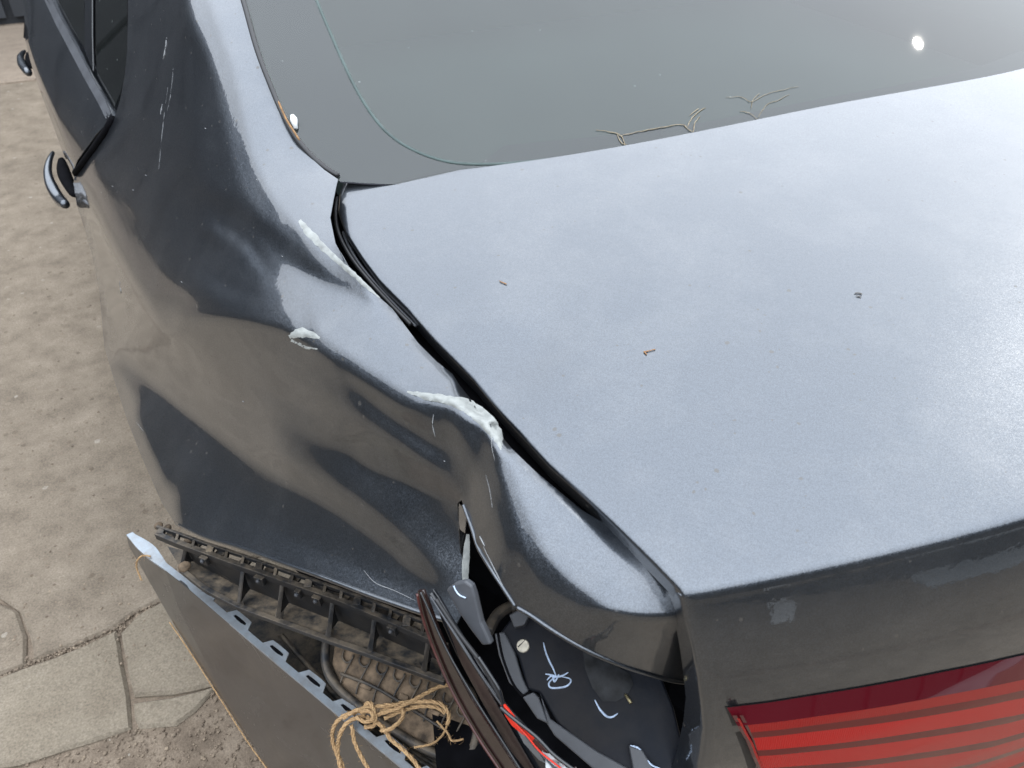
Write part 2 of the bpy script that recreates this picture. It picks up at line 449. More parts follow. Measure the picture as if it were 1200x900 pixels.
# ------------------------------------------------------------------ ground
gm = []
NX = 24
g_o = mesh('ground', [(-90, -90, -.010), (90, -90, -.010), (90, 90, -.010), (-90, 90, -.010)], [(0, 1, 2, 3)], GRIT)
g_o['kind'] = 'structure'
def slab(outl, mat, top=0.0, rough_edge=.009, step=.09, seed=0):
    """cast slab: irregular edge, gently uneven top, real thickness"""
    o2 = []
    for k, q in enumerate(resample(outl, step, True)):
        n_ = noise.noise(Vector((q[0]*7+seed, q[1]*7, seed)))+.6*noise.noise(Vector((q[0]*25, q[1]*25+seed, 3)))
        m_ = noise.noise(Vector((q[0]*7, q[1]*7+9+seed, seed)))+.6*noise.noise(Vector((q[0]*25+4, q[1]*25+seed, 8)))
        o2.append((q[0]+n_*rough_edge, q[1]+m_*rough_edge))
    bm = bmesh.new(); n = len(o2)
    a = [bm.verts.new((x, y, top-.006+.003*noise.noise(Vector((x*5, y*5, 1))))) for x, y in o2]
    cx = sum(q[0] for q in o2)/n; cy = sum(q[1] for q in o2)/n
    ins = []
    for k in range(n):
        p = np.array(o2[k-1]); q = np.array(o2[(k+1) % n]); t = q-p; t = t/np.linalg.norm(t)
        ins.append(bm.verts.new((o2[k][0]-t[1]*.006, o2[k][1]+t[0]*.006, top+.0015*noise.noise(Vector((o2[k][0]*4, o2[k][1]*4, 2))))))
    b = [bm.verts.new((x, y, top-.08)) for x, y in o2]
    for k in range(n):
        j = (k+1) % n
        bm.faces.new((b[k], b[j], a[j], a[k])); bm.faces.new((a[k], a[j], ins[j], ins[k]))
    bm.faces.new(ins)
    bmesh.ops.triangulate(bm, faces=[f for f in bm.faces if len(f.verts) > 4])
    return frombm('concrete_slab', bm, mat, g_o, smooth=False)
gp = lambda u, v: P(u, v, z=0)[:2]
J = [gp(0, 790), gp(25, 781), gp(60, 768), gp(100, 752), gp(135, 737), gp(160, 718), gp(182, 706)]
dJ = (J[-1]-J[0])/np.linalg.norm(J[-1]-J[0])
farR = J[-1]+dJ*3.2; farL = J[0]-dJ*3.5
Jl = [farL]+J+[farR]
# crack that runs up the worn slab beside the joint
c1 = [gp(36, 775), gp(33, 745), gp(22, 715), gp(-20, 690)]
# worn slabs beyond the joint (counter-clockwise outlines)
off = np.array([-dJ[1], dJ[0]])*.004
slab([q+off for q in [J[1]+(J[2]-J[1])*.35]+J[2:]+[farR]]+[np.array((2.6, 5.0)), np.array((-1.9, 5.0)), gp(-20, 688), gp(24, 715), gp(36, 745), gp(40, 766)], CONC, seed=1)
slab([farL+off, J[0]+off, J[1]+(J[2]-J[1])*.15+off, gp(31, 745), gp(18, 716), gp(-26, 690), np.array((-1.95, 4.96)), np.array((-6.0, 5.2))], CONC, seed=2)
slab([(-6.2, 5.05), (2.7, 5.05), (2.7, 12), (-6.2, 12)], ground_mat('pale_worn_concrete', ((.28, (.18, .142, .108)), (.5, (.23, .185, .143)), (.75, (.27, .22, .17))), pebble=.5), seed=3)
# smooth patch slabs in front of the joint
slab([farL-off, gp(-60, 905), gp(20, 896), gp(70, 880), gp(122, 862), gp(153, 850), gp(152, 815), gp(144, 775), gp(137, 742)]+[q-off*.6 for q in J[:5][::-1]], SMOOTH, top=-.001, seed=4, step=.05, rough_edge=.005)
slab([gp(141, 740), gp(148, 775), gp(156, 816), gp(200, 812), gp(252, 802), gp(420, 770), farR-off*2, J[-1]-off, J[5]-off], SMOOTH, top=.001, seed=5, step=.05, rough_edge=.005)
slab([gp(157, 820), gp(158, 838), gp(162, 850), gp(205, 848), gp(228, 832), gp(252, 805), gp(200, 815)], SMOOTH, top=-.002, seed=6, step=.05, rough_edge=.004)
slab([(-6, -8), (5, -8), (5, -1.6), (-6, -1.6)], CONC, seed=8, step=.3)
slab([(-6, -1.5), (3, -1.5), (3, .30), (-.6, .45), (-1.5, .35), (-6, .2)], CONC, top=.001, seed=9, step=.1, rough_edge=.03)
# loose stones along the joint and on the gritty strip
_b = bmesh.new(); bmesh.ops.create_icosphere(_b, subdivisions=1, radius=1)
SV = np.array([tuple(v.co) for v in _b.verts]); SF = np.array([[v.index for v in f.verts] for f in _b.faces]); _b.free()
stones = []
def stone(x, y, r, z=0):
    s = np.array([random.uniform(.7, 1.3), random.uniform(.6, 1.2), random.uniform(.4, .8)]); a = random.uniform(0, 6.3)
    c = SV*s*r*(1+np.random.uniform(-.18, .18, (len(SV), 1)))
    stones.append(np.c_[c[:, 0]*math.cos(a)-c[:, 1]*math.sin(a)+x, c[:, 0]*math.sin(a)+c[:, 1]*math.cos(a)+y, c[:, 2]+z+r*.2])
for k in range(520):
    s = random.random()*(len(J)-1); i = int(s); q = J[i]+(J[i+1]-J[i])*(s-i)
    q = q+np.array([random.gauss(0, .02), random.gauss(0, .008)]); stone(q[0], q[1], random.uniform(.001, .003), -.0045)
for k in range(1700):
    u = random.uniform(20, 420); v = random.uniform(800, 960)
    q = gp(u, v)
    edge = 905-.33*u if u < 160 else 850-(u-160)*.45
    if v < edge-4: continue
    stone(q[0], q[1], random.choice((.001, .0012, .0015, .002, .002, .003, .0038)), -.0085)
for k in range(700):
    u = random.uniform(-30, 230); v = random.uniform(150, 780); q = gp(u, v); stone(q[0], q[1], random.choice((.0012, .002, .003, .004)), -.001)
o = mesh('gravel', np.concatenate(stones), np.concatenate([SF+len(SV)*k for k in range(len(stones))]), STONE, g_o); o['kind'] = 'stuff'
o.data.materials.append(STONE_D)
for i, p in enumerate(o.data.polygons): p.material_index = (i//len(SF)*7919) % 5 < 2

# ------------------------------------------------------------------ surroundings mirrored in the paint; garage and left wall are unseen additions
def cladding_building(name, label, x0, x1, y0, y1, h, mat, roofm, nb):
    t = empty(name, label, 'building', ((x0+x1)/2, (y0+y1)/2, 0))
    def part(nm, a, b, m):
        bm = bmesh.new(); bmesh.ops.create_cube(bm, size=1)
        for v in bm.verts: v.co = Vector([(a[i]+b[i])/2+(b[i]-a[i])*v.co[i] for i in range(3)])-t.location
        return frombm(nm, bm, m, t)
    part('wall', (x0, y0, -.02), (x1, y1, h), mat)
    part('roof', (x0-.2, y0-.25, h), (x1+.2, y1+.25, h+.18), roofm)
    me = None
    ys = y0-.03 if y0 > 0 else y1+.03
    for k in range(nb):
        xx = x0+(x1-x0)*(k+.5)/nb; wd = (x1-x0)/nb*.9
        if me is None:
            bm = bmesh.new(); bmesh.ops.create_cube(bm, size=1)
            for v in bm.verts: v.co = Vector((v.co.x*wd, v.co.y*.05, v.co.z*(h-.1)))
            me = bpy.data.meshes.new('board'); bm.to_mesh(me); bm.free(); me.materials.append(mat)
        o = bpy.data.objects.new('board', me); col.objects.link(o); o.parent = t
        o.location = Vector((xx, ys, h/2))-t.location
    return t
CLAD = simple('dark_cladding', (.026, .029, .034), .7, vs=3)
CLAD2 = simple('brown_cladding', (.045, .045, .044), .75, vs=3)
ROOFM = simple('roof_sheet', (.06, .06, .065), .6)
cladding_building('dark_shed', 'dark boarded shed at the far edge of the yard beyond the front door', -9, 3.5, 6.35, 10, 3.3, CLAD, ROOFM, 26)
cladding_building('reflection_garage', 'unseen brown boarded garage added behind the car as a dark reflection', -3.5, 9, -9, -4.6, 2.7, CLAD2, ROOFM, 26)  # out of view, added to darken reflections on the rear face

WALLM = simple('dark_wall', (.028, .030, .032), .8, vs=2)
wl = empty('reflection_wall', 'unseen dark wall added left of the car for the paint to mirror', 'wall', (-6.6, 0, 0))  # added wall, gives the dented side something dark to mirror
def wbox(nm, a, b, m):
    bm = bmesh.new(); bmesh.ops.create_cube(bm, size=1)
    for v in bm.verts: v.co = Vector([(a[i]+b[i])/2+(b[i]-a[i])*v.co[i] for i in range(3)])
    return frombm(nm, bm, m, wl)
wbox('wall_face', (-.15, -8, -.02), (.15, 6.2, 3.0), WALLM); wbox('coping', (-.22, -8.05, 3.0), (.22, 6.25, 3.08), ROOFM)
for k in range(8): wbox('pier', (.15, -7.4+k*1.85, -.02), (.27, -7.1+k*1.85, 2.98), WALLM)

# ------------------------------------------------------------------ the car
car = empty('car', 'dark grey saloon car with crushed rear quarter panel and a taped-off missing bumper', 'car')
car['label'] = 'metallic grey saloon car with a crushed rear quarter panel and closed boot lid'

# --- quarter panel
inner = [(262, -60), (283, 0), (300, 60), (317, 105), (330, 135), (345, 162), (362, 183), (380, 199), (396, 210), (391, 232), (387, 255), (393, 285),
         (408, 312), (435, 340), (460, 362), (490, 402), (512, 424), (530, 438), (539, 452), (575, 496), (601, 527), (628, 553), (681, 597), (716, 618), (756, 657), (793, 699)]
outline = inner+[(800, 716), (808, 740), (822, 803), (790, 800), (760, 792), (730, 782), (690, 765), (650, 742), (620, 722), (603, 712), (590, 692), (575, 668), (560, 643),
           (552, 618), (545, 598), (541, 586), (536, 590), (537, 610), (539, 630), (541, 650), (543, 678), (543, 715), (535, 732), (500, 722), (470, 712), (430, 697), (380, 678), (330, 660),
           (280, 642), (240, 630), (205, 613), (190, 590), (170, 545), (150, 495), (132, 440), (122, 405), (119, 370), (116, 340), (108, 300), (98, 265),
           (90, 240), (86, 215), (88, 203), (105, 185), (124, 160), (134, 140), (140, 120), (146, 90), (149, 60), (150, 20), (150, -60)]
QL = [
 # C-pillar strip that mirrors the sky
 [(250, -60, 65, 75), (266, 0, 65, 75), (278, 40, 66, 70), (290, 80, 68, 65), (312, 150, 72, 55), (340, 200, 76, 40), (372, 240, 80, 25), (380, 280, 80, 25)],
 [(234, -60, 61, 62), (254, 0, 61, 60), (266, 30, 62, 55), (283, 80, 64, 45), (305, 180, 68, 25), (332, 232, 72, 12), (357, 266, 73, 10), (384, 300, 72, 12)],
 [(222, -60, 46, 25), (240, 0, 46, 22), (268, 80, 46, 16), (290, 185, 48, 8), (316, 240, 47, 3), (340, 266, 44, 5)],
 # dark upper side
 [(160, -60, 36, 0), (165, 0, 36, 0), (166, 80, 36, 0), (150, 150, 36, 0), (118, 205, 36, 0), (155, 290, 37, 0), (200, 355, 38, 0)],
 [(195, -60, 39, 0), (200, 0, 39, 0), (210, 100, 39, 0), (205, 180, 39, 0), (200, 260, 39, 0), (215, 320, 40, 0)],
 [(225, 60, 45, 0), (250, 150, 45, 0), (262, 210, 43, 0)],
 # character line
 [(93, 206, 35, 0), (137, 288, 35, 0), (191, 372, 36, 0), (204, 385, 29, 0)],
 [(89, 212, 8, 0), (127, 292, 12, 2), (181, 380, 13, 5), (246, 440, 13, 6), (310, 485, 12, 8)],
 [(100, 258, 6, 0), (122, 330, 10, 3), (146, 385, 13, 4), (200, 430, 15, 6), (260, 475, 15, 8), (330, 520, 12, 12)],
 [(150, 412, 16, 4), (190, 447, 17, 6), (245, 492, 17, 7), (300, 535, 16, 10), (350, 562, 14, 16)],
 # lower bulge
 [(136, 430, 44, 0), (165, 450, 47, 0), (213, 492, 47, 0), (268, 534, 44, 3), (330, 572, 38, 6), (390, 612, 36, 8), (455, 657, 34, 10)],
 [(165, 490, 48, -2), (200, 560, 48, -2), (245, 560, 46, 0), (340, 610, 39, 4), (420, 650, 37, 6), (480, 685, 36, 8)],
 [(214, 600, 46, -2), (250, 616, 46, 0), (330, 645, 45, 4), (400, 670, 44, 6), (490, 704, 43, 8)],
 [(315, 540, 14, 10), (370, 569, 15, 12), (420, 599, 15, 14), (465, 640, 16, 16), (500, 670, 18, 20)],
 # brown hollow of the dent
 [(219, 386, 3, 22), (265, 384, 3, 22), (335, 394, 3, 22), (395, 437, 3, 22), (460, 480, 3, 20), (515, 512, 2, 18)],
 [(232, 396, 3, 22), (295, 438, 3, 22), (352, 472, 3, 22), (400, 498, 3, 22), (470, 530, 3, 20), (533, 568, 3, 18)],
 [(222, 399, 16, 4), (286, 447, 16, 5), (345, 482, 16, 6), (385, 500, 14, 8)], [(430, 532, 8, 18), (500, 566, 8, 18), (535, 578, 8, 18)],
 # edge above the hollow
 [(205, 362, 36, 0), (240, 363, 36, 2), (290, 362, 38, 4), (325, 371, 40, 6), (372, 396, 40, 8), (430, 438, 40, 10), (475, 470, 36, 12)],
 # bowl with light patches
 [(320, 328, 54, 6), (332, 350, 55, 8), (350, 372, 56, 10)],
 [(345, 330, 54, 6), (380, 347, 55, 8), (418, 354, 56, 10)],
 [(256, 268, 54, 0), (272, 277, 57, 2), (288, 288, 57, 3), (307, 316, 54, 4)],
 [(256, 258, 38, 0), (276, 267, 36, 0), (300, 290, 34, 2), (316, 310, 36, 3)], [(250, 278, 36, 0), (268, 288, 38, 0), (286, 305, 40, 0), (298, 325, 42, 0)],
 [(240, 324, 44, 0), (255, 336, 53, 0), (275, 347, 56, 2), (312, 353, 56, 4)],
 [(235, 305, 36, 0), (255, 322, 38, 0), (275, 334, 40, 0), (300, 342, 42, 3)],
 [(225, 250, 35, 0), (262, 240, 34, 0), (290, 255, 32, 0)],
 [(318, 270, 28, 4), (350, 300, 28, 6), (385, 326, 28, 8), (412, 341, 30, 8), (434, 352, 34, 10)],
 [(338, 262, 34, 4), (362, 285, 34, 6), (395, 312, 34, 8), (425, 337, 34, 10)],
 # bright shoulder
 [(382, 384, 70, 14), (405, 374, 72, 18), (440, 372, 78, 24), (478, 412, 80, 35), (525, 448, 80, 40)],
 [(440, 362, 78, 25), (480, 392, 80, 30), (515, 425, 78, 35)],
 [(385, 390, 66, 15), (430, 420, 68, 20), (480, 452, 70, 25), (520, 465, 70, 30)],
 # folds of the corner
 [(500, 478, 22, 22), (538, 500, 22, 25), (552, 528, 22, 28)],
 [(520, 490, 3, 5), (545, 520, 3, 5)],
 [(566, 500, 2, 20), (582, 560, -2, 22), (602, 630, 0, 38), (620, 688, 2, 50)],
 [(554, 560, 0, 12), (562, 590, -4, 14), (578, 640, -4, 25)],
 [(395, 433, 28, 18), (430, 473, 30, 20), (467, 505, 30, 22), (517, 547, 30, 25), (540, 572, 30, 25)],
 # dark lower hollow
 [(330, 520, 27, 20), (390, 545, 29, 30), (440, 567, 30, 34), (500, 586, 30, 36), (530, 592, 30, 36)],
 [(410, 562, 29, 26), (465, 598, 30, 32), (510, 638, 30, 36), (535, 665, 30, 40)],
 # rear corner
 [(606, 535, 74, 55), (646, 588, 75, 60), (690, 650, 76, 65), (740, 690, 76, 72), (785, 702, 74, 80)],
 [(618, 575, 60, 50), (655, 640, 62, 58), (700, 690, 66, 70), (750, 706, 66, 82), (790, 711, 62, 86)],
 [(592, 545, 24, 30), (606, 600, 12, 42), (624, 650, 8, 54), (655, 686, 14, 66), (690, 706, 22, 76)],
 [(640, 706, 5, 60), (700, 730, 3, 76), (760, 735, 2, 84), (800, 733, 2, 88)],
 [(640, 728, 0, 60), (700, 760, 0, 76), (760, 782, 0, 84), (812, 790, 0, 88)],
 # edge rolled down into the gap
 [(440, 343, 62, 175), (492, 405, 46, 180), (532, 445, 40, 180), (577, 499, 36, 180), (630, 556, 40, 180), (672, 585, 52, 180), (690, 600, 62, 180), (730, 638, 74, 150)],
]
SIL = [(87, 215), (98, 265), (108, 300), (116, 340), (120, 375), (123, 405), (133, 440), (151, 495), (171, 545), (191, 590), (200, 607)]
def tt(u, v, **k):
    d = ray(u, v)
    if 'S' in k: return ((PS(u, v, k['S'])-CAM)@d)/(d@d)
    if 'x' in k: return (k['x']-CAM[0])/d[0]
    if 'y' in k: return (k['y']-CAM[1])/d[1]
    return (k['z']-CAM[2])/d[2]
anch = []
for (u, v) in resample(inner, 4.2):
    if 0 <= v < 208: anch.append((u, v, tt(u, v, S=S_glass)*1.004, .06))
    elif v >= 225: anch.append((u, v, tt(u, v, S=lambda x, y: S_lid(x, y)-float(np.interp(v, [330, 400, 560, 690], [.001, .007, .008, .001]))), .008 if v < 380 else .035))
anch += [(88, 210, tt(88, 210, y=1.21), .004), (119, 370, tt(119, 370, y=.95), .002), (203, 610, tt(203, 610, y=.55), .004), (822, 803, tt(822, 803, y=-.005), .02),
         (500, 722, tt(500, 722, z=.80), .003), (148, 60, tt(148, 60, y=1.21), .02)]
def silline():
    o = []
    for (u, v), ph in zip(SIL, (2, 0, 0, 0, 2, 16, 34, 42, 46, 48, 48)):
        n = nrm(ph, 0); d = ray(u, v); d = d/np.linalg.norm(d); n = n-(n@d)*d*1.0; n = n/np.linalg.norm(n)-.12*d
        o.append(np.r_[u, v, n/np.linalg.norm(n)])
    return np.array(resample(o, 14))
_ex = expand
def expand(lines, step=14):
    return np.concatenate([_ex(lines, step), silline()]) if lines is QL else _ex(lines, step)
import time; _t = time.time()
qv, qf, q3, qt = solve_sheet(outline, QL, anch, step=4.6, bstep=4.2)
print('sheet', len(qv), time.time()-_t, 't range', qt.min(), qt.max())
quarter = mesh('quarter_panel', q3, facecam(q3, qf), PAINT, car, smooth=True)
solid(quarter, .0012)
for q in [(283, 0), (397, 212), (547, 443), (793, 699), (822, 803), (88, 210), (119, 370), (203, 610), (500, 722), (300, 500), (350, 350), (480, 560), (590, 600), (700, 730), (150, 60)]:
    k = int(((qv-np.array(q))**2).sum(1).argmin()); print(q, q3[k].round(3))
def Q(u, v, lift=.0):
    """point on the solved quarter panel, lifted towards the camera by some metres"""
    d2 = ((qv-np.array([u, v]))**2).sum(1); k = np.argsort(d2)[:4]; w_ = 1/(d2[k]+.5); t = (qt[k]*w_).sum()/w_.sum()
    d = ray(u, v); return CAM+d*(t-lift/np.linalg.norm(d))
# --- cavity under the panels (black blocks standing in for its shade)
def loftbox(name, rings, mat, parent):
    n = len(rings[0]); vs = [p for r in rings for p in r]; fs = []
    for k in range(len(rings)-1):
        for i in range(n):
            j = (i+1) % n; fs.append((k*n+i, k*n+j, (k+1)*n+j, (k+1)*n+i))
    fs.append(tuple(range(n))[::-1]); fs.append(tuple((len(rings)-1)*n+i for i in range(n)))
    return mesh(name, vs, fs, mat, parent)

# --- boot lid: deck, rolled lip and rear face as one pressed skin
LE = [(403, 209), (398, 224), (396, 248), (404, 272), (424, 302), (444, 328), (478, 362), (508, 396), (540, 428), (553, 441), (590, 485), (640, 540), (690, 585), (720, 613), (760, 652), (797, 690)]
LE3 = [PS(u, v) for u, v in LE]
lx = np.array([p[0] for p in LE3])[::-1]; ly = np.array([p[1] for p in LE3])[::-1]
def XL(y): return float(np.interp(y, ly, lx))
print('lid left edge', [tuple(np.round(p, 3)) for p in LE3])
Y0F, Y0R = LE3[0][1], LE3[-1][1]
def lid_pt(a, s):
    """a: -1 left .. 1 right; s: 0 front edge .. 1 rear lip"""
    yf = .482+(Y0F-.482)*abs(a)**3.1; yr = -.102+(Y0R+.102)*abs(a)**2.1
    y = yf+(yr-yf)*s
    yl = Y0F+(Y0R-Y0F)*s
    x = abs(XL(yl))*a
    z = S_lid(x, y)
    if a < 0:   # shallow dip beside the pushed-in panel
        dx, dy = (x+.555), (y-.235); z -= .0055*math.exp(-((dx*.6+dy*.8)/.055)**2-((dx*.8-dy*.6)/.026)**2)
    return np.array([x, y, z])
NA, NS = 150, 90
cols = []
As = [-1+2*k/NA for k in range(NA+1)]
prof = [(0, 0)]
fa = [(.000, -.0), (.0022, -.0006), (.0042, -.0022), (.0056, -.0046), (.0066, -.0075), (.0085, -.012), (.0142, -.025), (.022, -.045), (.0295, -.07), (.035, -.095), (.040, -.125), (.043, -.155), (.044, -.2), (.042, -.26), (.036, -.32)]
def face_pt(a, k, out=0.0):
    dy, dz = k
    p = lid_pt(a, 1); nx = abs(a)
    # the face narrows downwards and wraps round at the corner
    pull = .030*min(1, max(0, -dz-.01)/.12)
    x = p[0]*(1-pull*.9*(1 if nx > .5 else nx*2))
    y = p[1]-dy-out
    return np.array([x, y, p[2]+dz])
rows = []
# front edge rolls down under the glass edge, then the deck, then the lip and face
for d, h in ((.0030, -.012), (.0026, -.005), (.0016, -.0012)):
    rows.append([lid_pt(a, 0)+np.array([0, d, h]) for a in As])
for i in [0, .15]+list(range(1, NS+1)):
    rows.append([lid_pt(a, i/NS) for a in As])
for k in fa[1:]: rows.append([face_pt(a, k) for a in As])
# rolled side edges
full = []
for r in rows:
    l, rr = r[0], r[-1]
    full.append([l+np.array([.0045, 0, -.020]), l+np.array([.0008, 0, -.005]), l+np.array([.0002, 0, -.0018]), l+np.array([.0022, 0, -.0002])]+r[1:-1]+
                [rr+np.array([-.0022, 0, -.0002]), rr+np.array([-.0002, 0, -.0018]), rr+np.array([-.0008, 0, -.005]), rr+np.array([-.0045, 0, -.020])])
# on the rear face the side edge rolls forwards instead of down
for i, r in enumerate(full):
    if i >= 3+NS+2:
        w_ = min(1, (i-(4+NS))/4)
        base = rows[i][0]; br = rows[i][-1]
        for j, (dx, dy, dz) in enumerate([(.0035, .030, 0), (.0008, .008, 0), (.0002, .002, 0), (.0022, .0003, 0)]):
            tgt = base+np.array([dx, dy, dz]); r[j] = r[j]*(1-w_)+tgt*w_
            t2 = br+np.array([-dx, dy, dz]); r[-1-j] = r[-1-j]*(1-w_)+t2*w_
W = len(full[0])
vs = [p for r in full for p in r]; fs = []
for i in range(len(full)-1):
    for j in range(W-1): fs.append((i*W+j, i*W+j+1, (i+1)*W+j+1, (i+1)*W+j))
lid = mesh('boot_lid', vs, [f[::-1] for f in fs], PAINT, car, smooth=True)
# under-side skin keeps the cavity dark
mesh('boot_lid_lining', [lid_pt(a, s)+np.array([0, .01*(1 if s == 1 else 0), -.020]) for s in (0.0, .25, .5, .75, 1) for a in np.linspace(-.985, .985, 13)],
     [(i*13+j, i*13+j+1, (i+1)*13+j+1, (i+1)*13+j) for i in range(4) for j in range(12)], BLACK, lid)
def box_m(name, a, b, mat, parent, bev=0, **k):
    vs = [(x, y, z) for z in (a[2], b[2]) for y in (a[1], b[1]) for x in (a[0], b[0])]
    o = mesh(name, vs, [(0, 2, 3, 1), (4, 5, 7, 6), (0, 1, 5, 4), (2, 6, 7, 3), (0, 4, 6, 2), (1, 3, 7, 5)], mat, parent, **k)
    if bev: bevel(o, bev)
    return o
# black block below the lid, added to keep the gaps dark
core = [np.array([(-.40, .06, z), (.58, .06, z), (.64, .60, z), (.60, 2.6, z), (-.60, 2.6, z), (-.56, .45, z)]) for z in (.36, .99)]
loftbox('dark_core', core, BLACK, car)
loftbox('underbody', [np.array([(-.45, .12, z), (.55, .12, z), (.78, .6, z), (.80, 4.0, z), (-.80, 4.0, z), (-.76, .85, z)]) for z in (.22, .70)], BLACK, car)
# sloping drain channel seen in the gap
def strip(name, left, right, mat, parent, smooth=True, th=0, **k):
    n = len(left); vs = list(left)+list(right)
    o = mesh(name, vs, facecam(vs, [(i, i+1, n+i+1, n+i) for i in range(n-1)]), mat, parent, smooth=smooth, **k)
    if th: solid(o, th)
    return o
GP = [(394, 216), (389, 240), (392, 265), (404, 292), (428, 326), (455, 352), (485, 382), (520, 415), (548, 442), (590, 488), (640, 545), (690, 592)]
g3 = [PS(u, v) for u, v in GP]
strip('drain_channel', [p+np.array([-.008, 0, -.036]) for p in g3], [p+np.array([.03, 0, -.034]) for p in g3], BLACK, car, th=.002)
GS = catmull([(392, 222), (390, 245), (395, 268), (410, 295), (432, 322), (458, 350), (478, 370)], 6)
tube('boot_seal', [PS(u, v)+np.array([.002, 0, -.010]) for u, v in GS], .0022, RUBBER, car)
tube('boot_seal', [PS(u+6, v)+np.array([.002, 0, -.012]) for u, v in GS[10:]], .0014, PLASTIC_GREY, car)

# --- rear window
GL = [(262, -60), (283, 0), (300, 60), (317, 105), (330, 135), (345, 162), (362, 183), (380, 199), (397, 209)]
gl3 = [PS(u, v, S_glass) for u, v in GL]
gy = np.array([p[1] for p in gl3])[::-1]; gx = np.array([p[0] for p in gl3])[::-1]
print('glass edge', [tuple(np.round(p, 3)) for p in gl3])
def glx(y): return float(np.interp(y, gy, gx)) if y < gy[-1] else gx[-1]+(y-gy[-1])*.12
def glass_pt(a, s, dz=0):
    yb = .462+(gy[0]-.004-.462)*abs(a)**3.1; yt = 1.22
    yl = gy[0]+(yt-gy[0])*s; y = yb+(yt-yb)*s
    x = abs(glx(yl))*a
    return np.array([x, y, S_glass(x, y)+dz])
ga = np.linspace(-1, 1, 81); gs = np.linspace(0, 1, 60)**1.25
vs = [glass_pt(a, s) for s in gs for a in ga]
win = mesh('rear_window', vs, [(i*81+j, i*81+j+1, (i+1)*81+j+1, (i+1)*81+j) for i in range(59) for j in range(80)], GLASS, car, smooth=True)
# printed band below the glass: inner boundary follows the pale curved line
FB = [(348, -60), (371, 0), (388, 40), (408, 85), (428, 122), (452, 153), (482, 174), (520, 188), (560, 192)]
fb3 = [PS(u, v, S_glass) for u, v in catmull(FB, 5)]
def lift(p, dz): return np.array([p[0], p[1], p[2]+dz])
out3 = [lift(glass_pt(-1, s), -.006) for s in np.linspace(0, 1, 30)[::-1]]
def band_in(a): return glass_pt(a, 0)
n_ = 60
fo, fi = [], []
fbp = resample([np.r_[p] for p in fb3], .02)
for p in [fb3[0]+(fb3[0]-fb3[1])*(1.2-fb3[0][1])/(fb3[0][1]-fb3[1][1])]+fb3:
    yl = p[1]
    s_ = min(1, max(0, (p[1]-gy[0])/(1.22-gy[0])))
    fo.append(lift(np.array([max(glx(p[1])+.007, -.70), p[1], S_glass(glx(p[1]), p[1])]), -.005)); fi.append(lift(np.array([p[0], p[1], S_glass(p[0], p[1])]), -.005))
# corner fan down to the lower band
al = np.linspace(-1, 1, 60)
lowo = [lift(glass_pt(a, 0), -.005) for a in al]
def lowi(a):
    p = glass_pt(a, 0); y = p[1]+.030+.06*max(0, abs(a)-.80)**1.0; return np.array([p[0]*.985, y, S_glass(p[0], y)-.005])
cor = np.array([fb3[-1][0], fb3[-1][1]])
# one sheet: triangulate outer polygon minus inner polygon in plan
inner_pl = [(p[0], p[1]) for p in fi]
a_end = [a for a in al if glass_pt(a, 0)[0] > fb3[-1][0]+.02 and a < .72]
inner_pl += [(glass_pt(a, 0)[0], glass_pt(a, 0)[1]+float(np.interp(a, [-.6, -.3, .2, .72], [.052, .044, .044, .056]))) for a in a_end]
inner_pl += [(-x, y) for x, y in inner_pl[:len(fi)][::-1]]
fo = [p for p in fo if p[1] > gy[0]+.006]
outer_pl = [(p[0], p[1]) for p in fo]+[(glass_pt(a, 0)[0], glass_pt(a, 0)[1]) for a in al]+[(-p[0], p[1]) for p in fo[::-1]]
ytop = inner_pl[0][1]
outer_pl = [q for q in outer_pl]
band = outer_pl+inner_pl[::-1]
vq, fq = [], []
rr = delaunay_2d_cdt([Vector(p) for p in band], [], [list(range(len(band)))], 1, 1e-6)
mesh('ceramic_band', [(v[0], v[1], S_glass(v[0], v[1])-.0015) for v in rr[0]], facecam([np.array((v[0], v[1], 0.)) for v in rr[0]], [tuple(f) for f in rr[2]]), FRIT, win)
LINE = simple('band_edge_line', (.040, .062, .058), .6)
tube('band_edge', [PS(u, v, S_glass)+np.array([0, 0, -.001]) for u, v in catmull(FB+[(620, 189), (720, 175)], 5)], .0024, LINE, win, seg=5)
# parcel shelf and dim cabin under the glass
mesh('parcel_shelf', [(-.60, .50, 1.03), (.60, .50, 1.03), (.60, 1.5, 1.03), (-.60, 1.5, 1.03)], [(0, 1, 2, 3)], SHELF, car)
mesh('rear_seat_back', [(-.60, 1.3, 1.02), (.60, 1.3, 1.02), (.60, 1.42, 1.42), (-.60, 1.42, 1.42)], [(0, 1, 2, 3)], SHELF, car)
# seal along the left edge of the glass with the rusty stretch and the white clip
SG = catmull([(262, -60), (283, 0), (300, 60), (317, 105), (330, 135), (345, 162), (362, 183), (380, 199), (395, 208)], 6)
seal = tube('window_seal', [PS(u+1.5, v, S_glass)+np.array([0, 0, .002]) for u, v in SG], .0032, RUBBER, car, seg=6)
tube('rusty_streak', [PS(u, v, S_glass)+np.array([0, 0, .0052]) for u, v in catmull([(327, 124), (333, 138), (338, 148), (345, 159), (352, 170)], 4)], [.0006]+[.0013]*15+[.0004], RUST, seal, seg=6, label='brown rusty stretch of the seal')
c0 = PS(345, 147, S_glass)
tube('clip', [PS(343, 138, S_glass)+np.array([0, 0, .002]), PS(345, 145, S_glass)+np.array([0, 0, .005]), PS(347, 153, S_glass)+np.array([0, 0, .002])], [.0025, .0042, .0025], WHITECHIP, seal, seg=10, label='small pale plastic clip standing out of the seal')
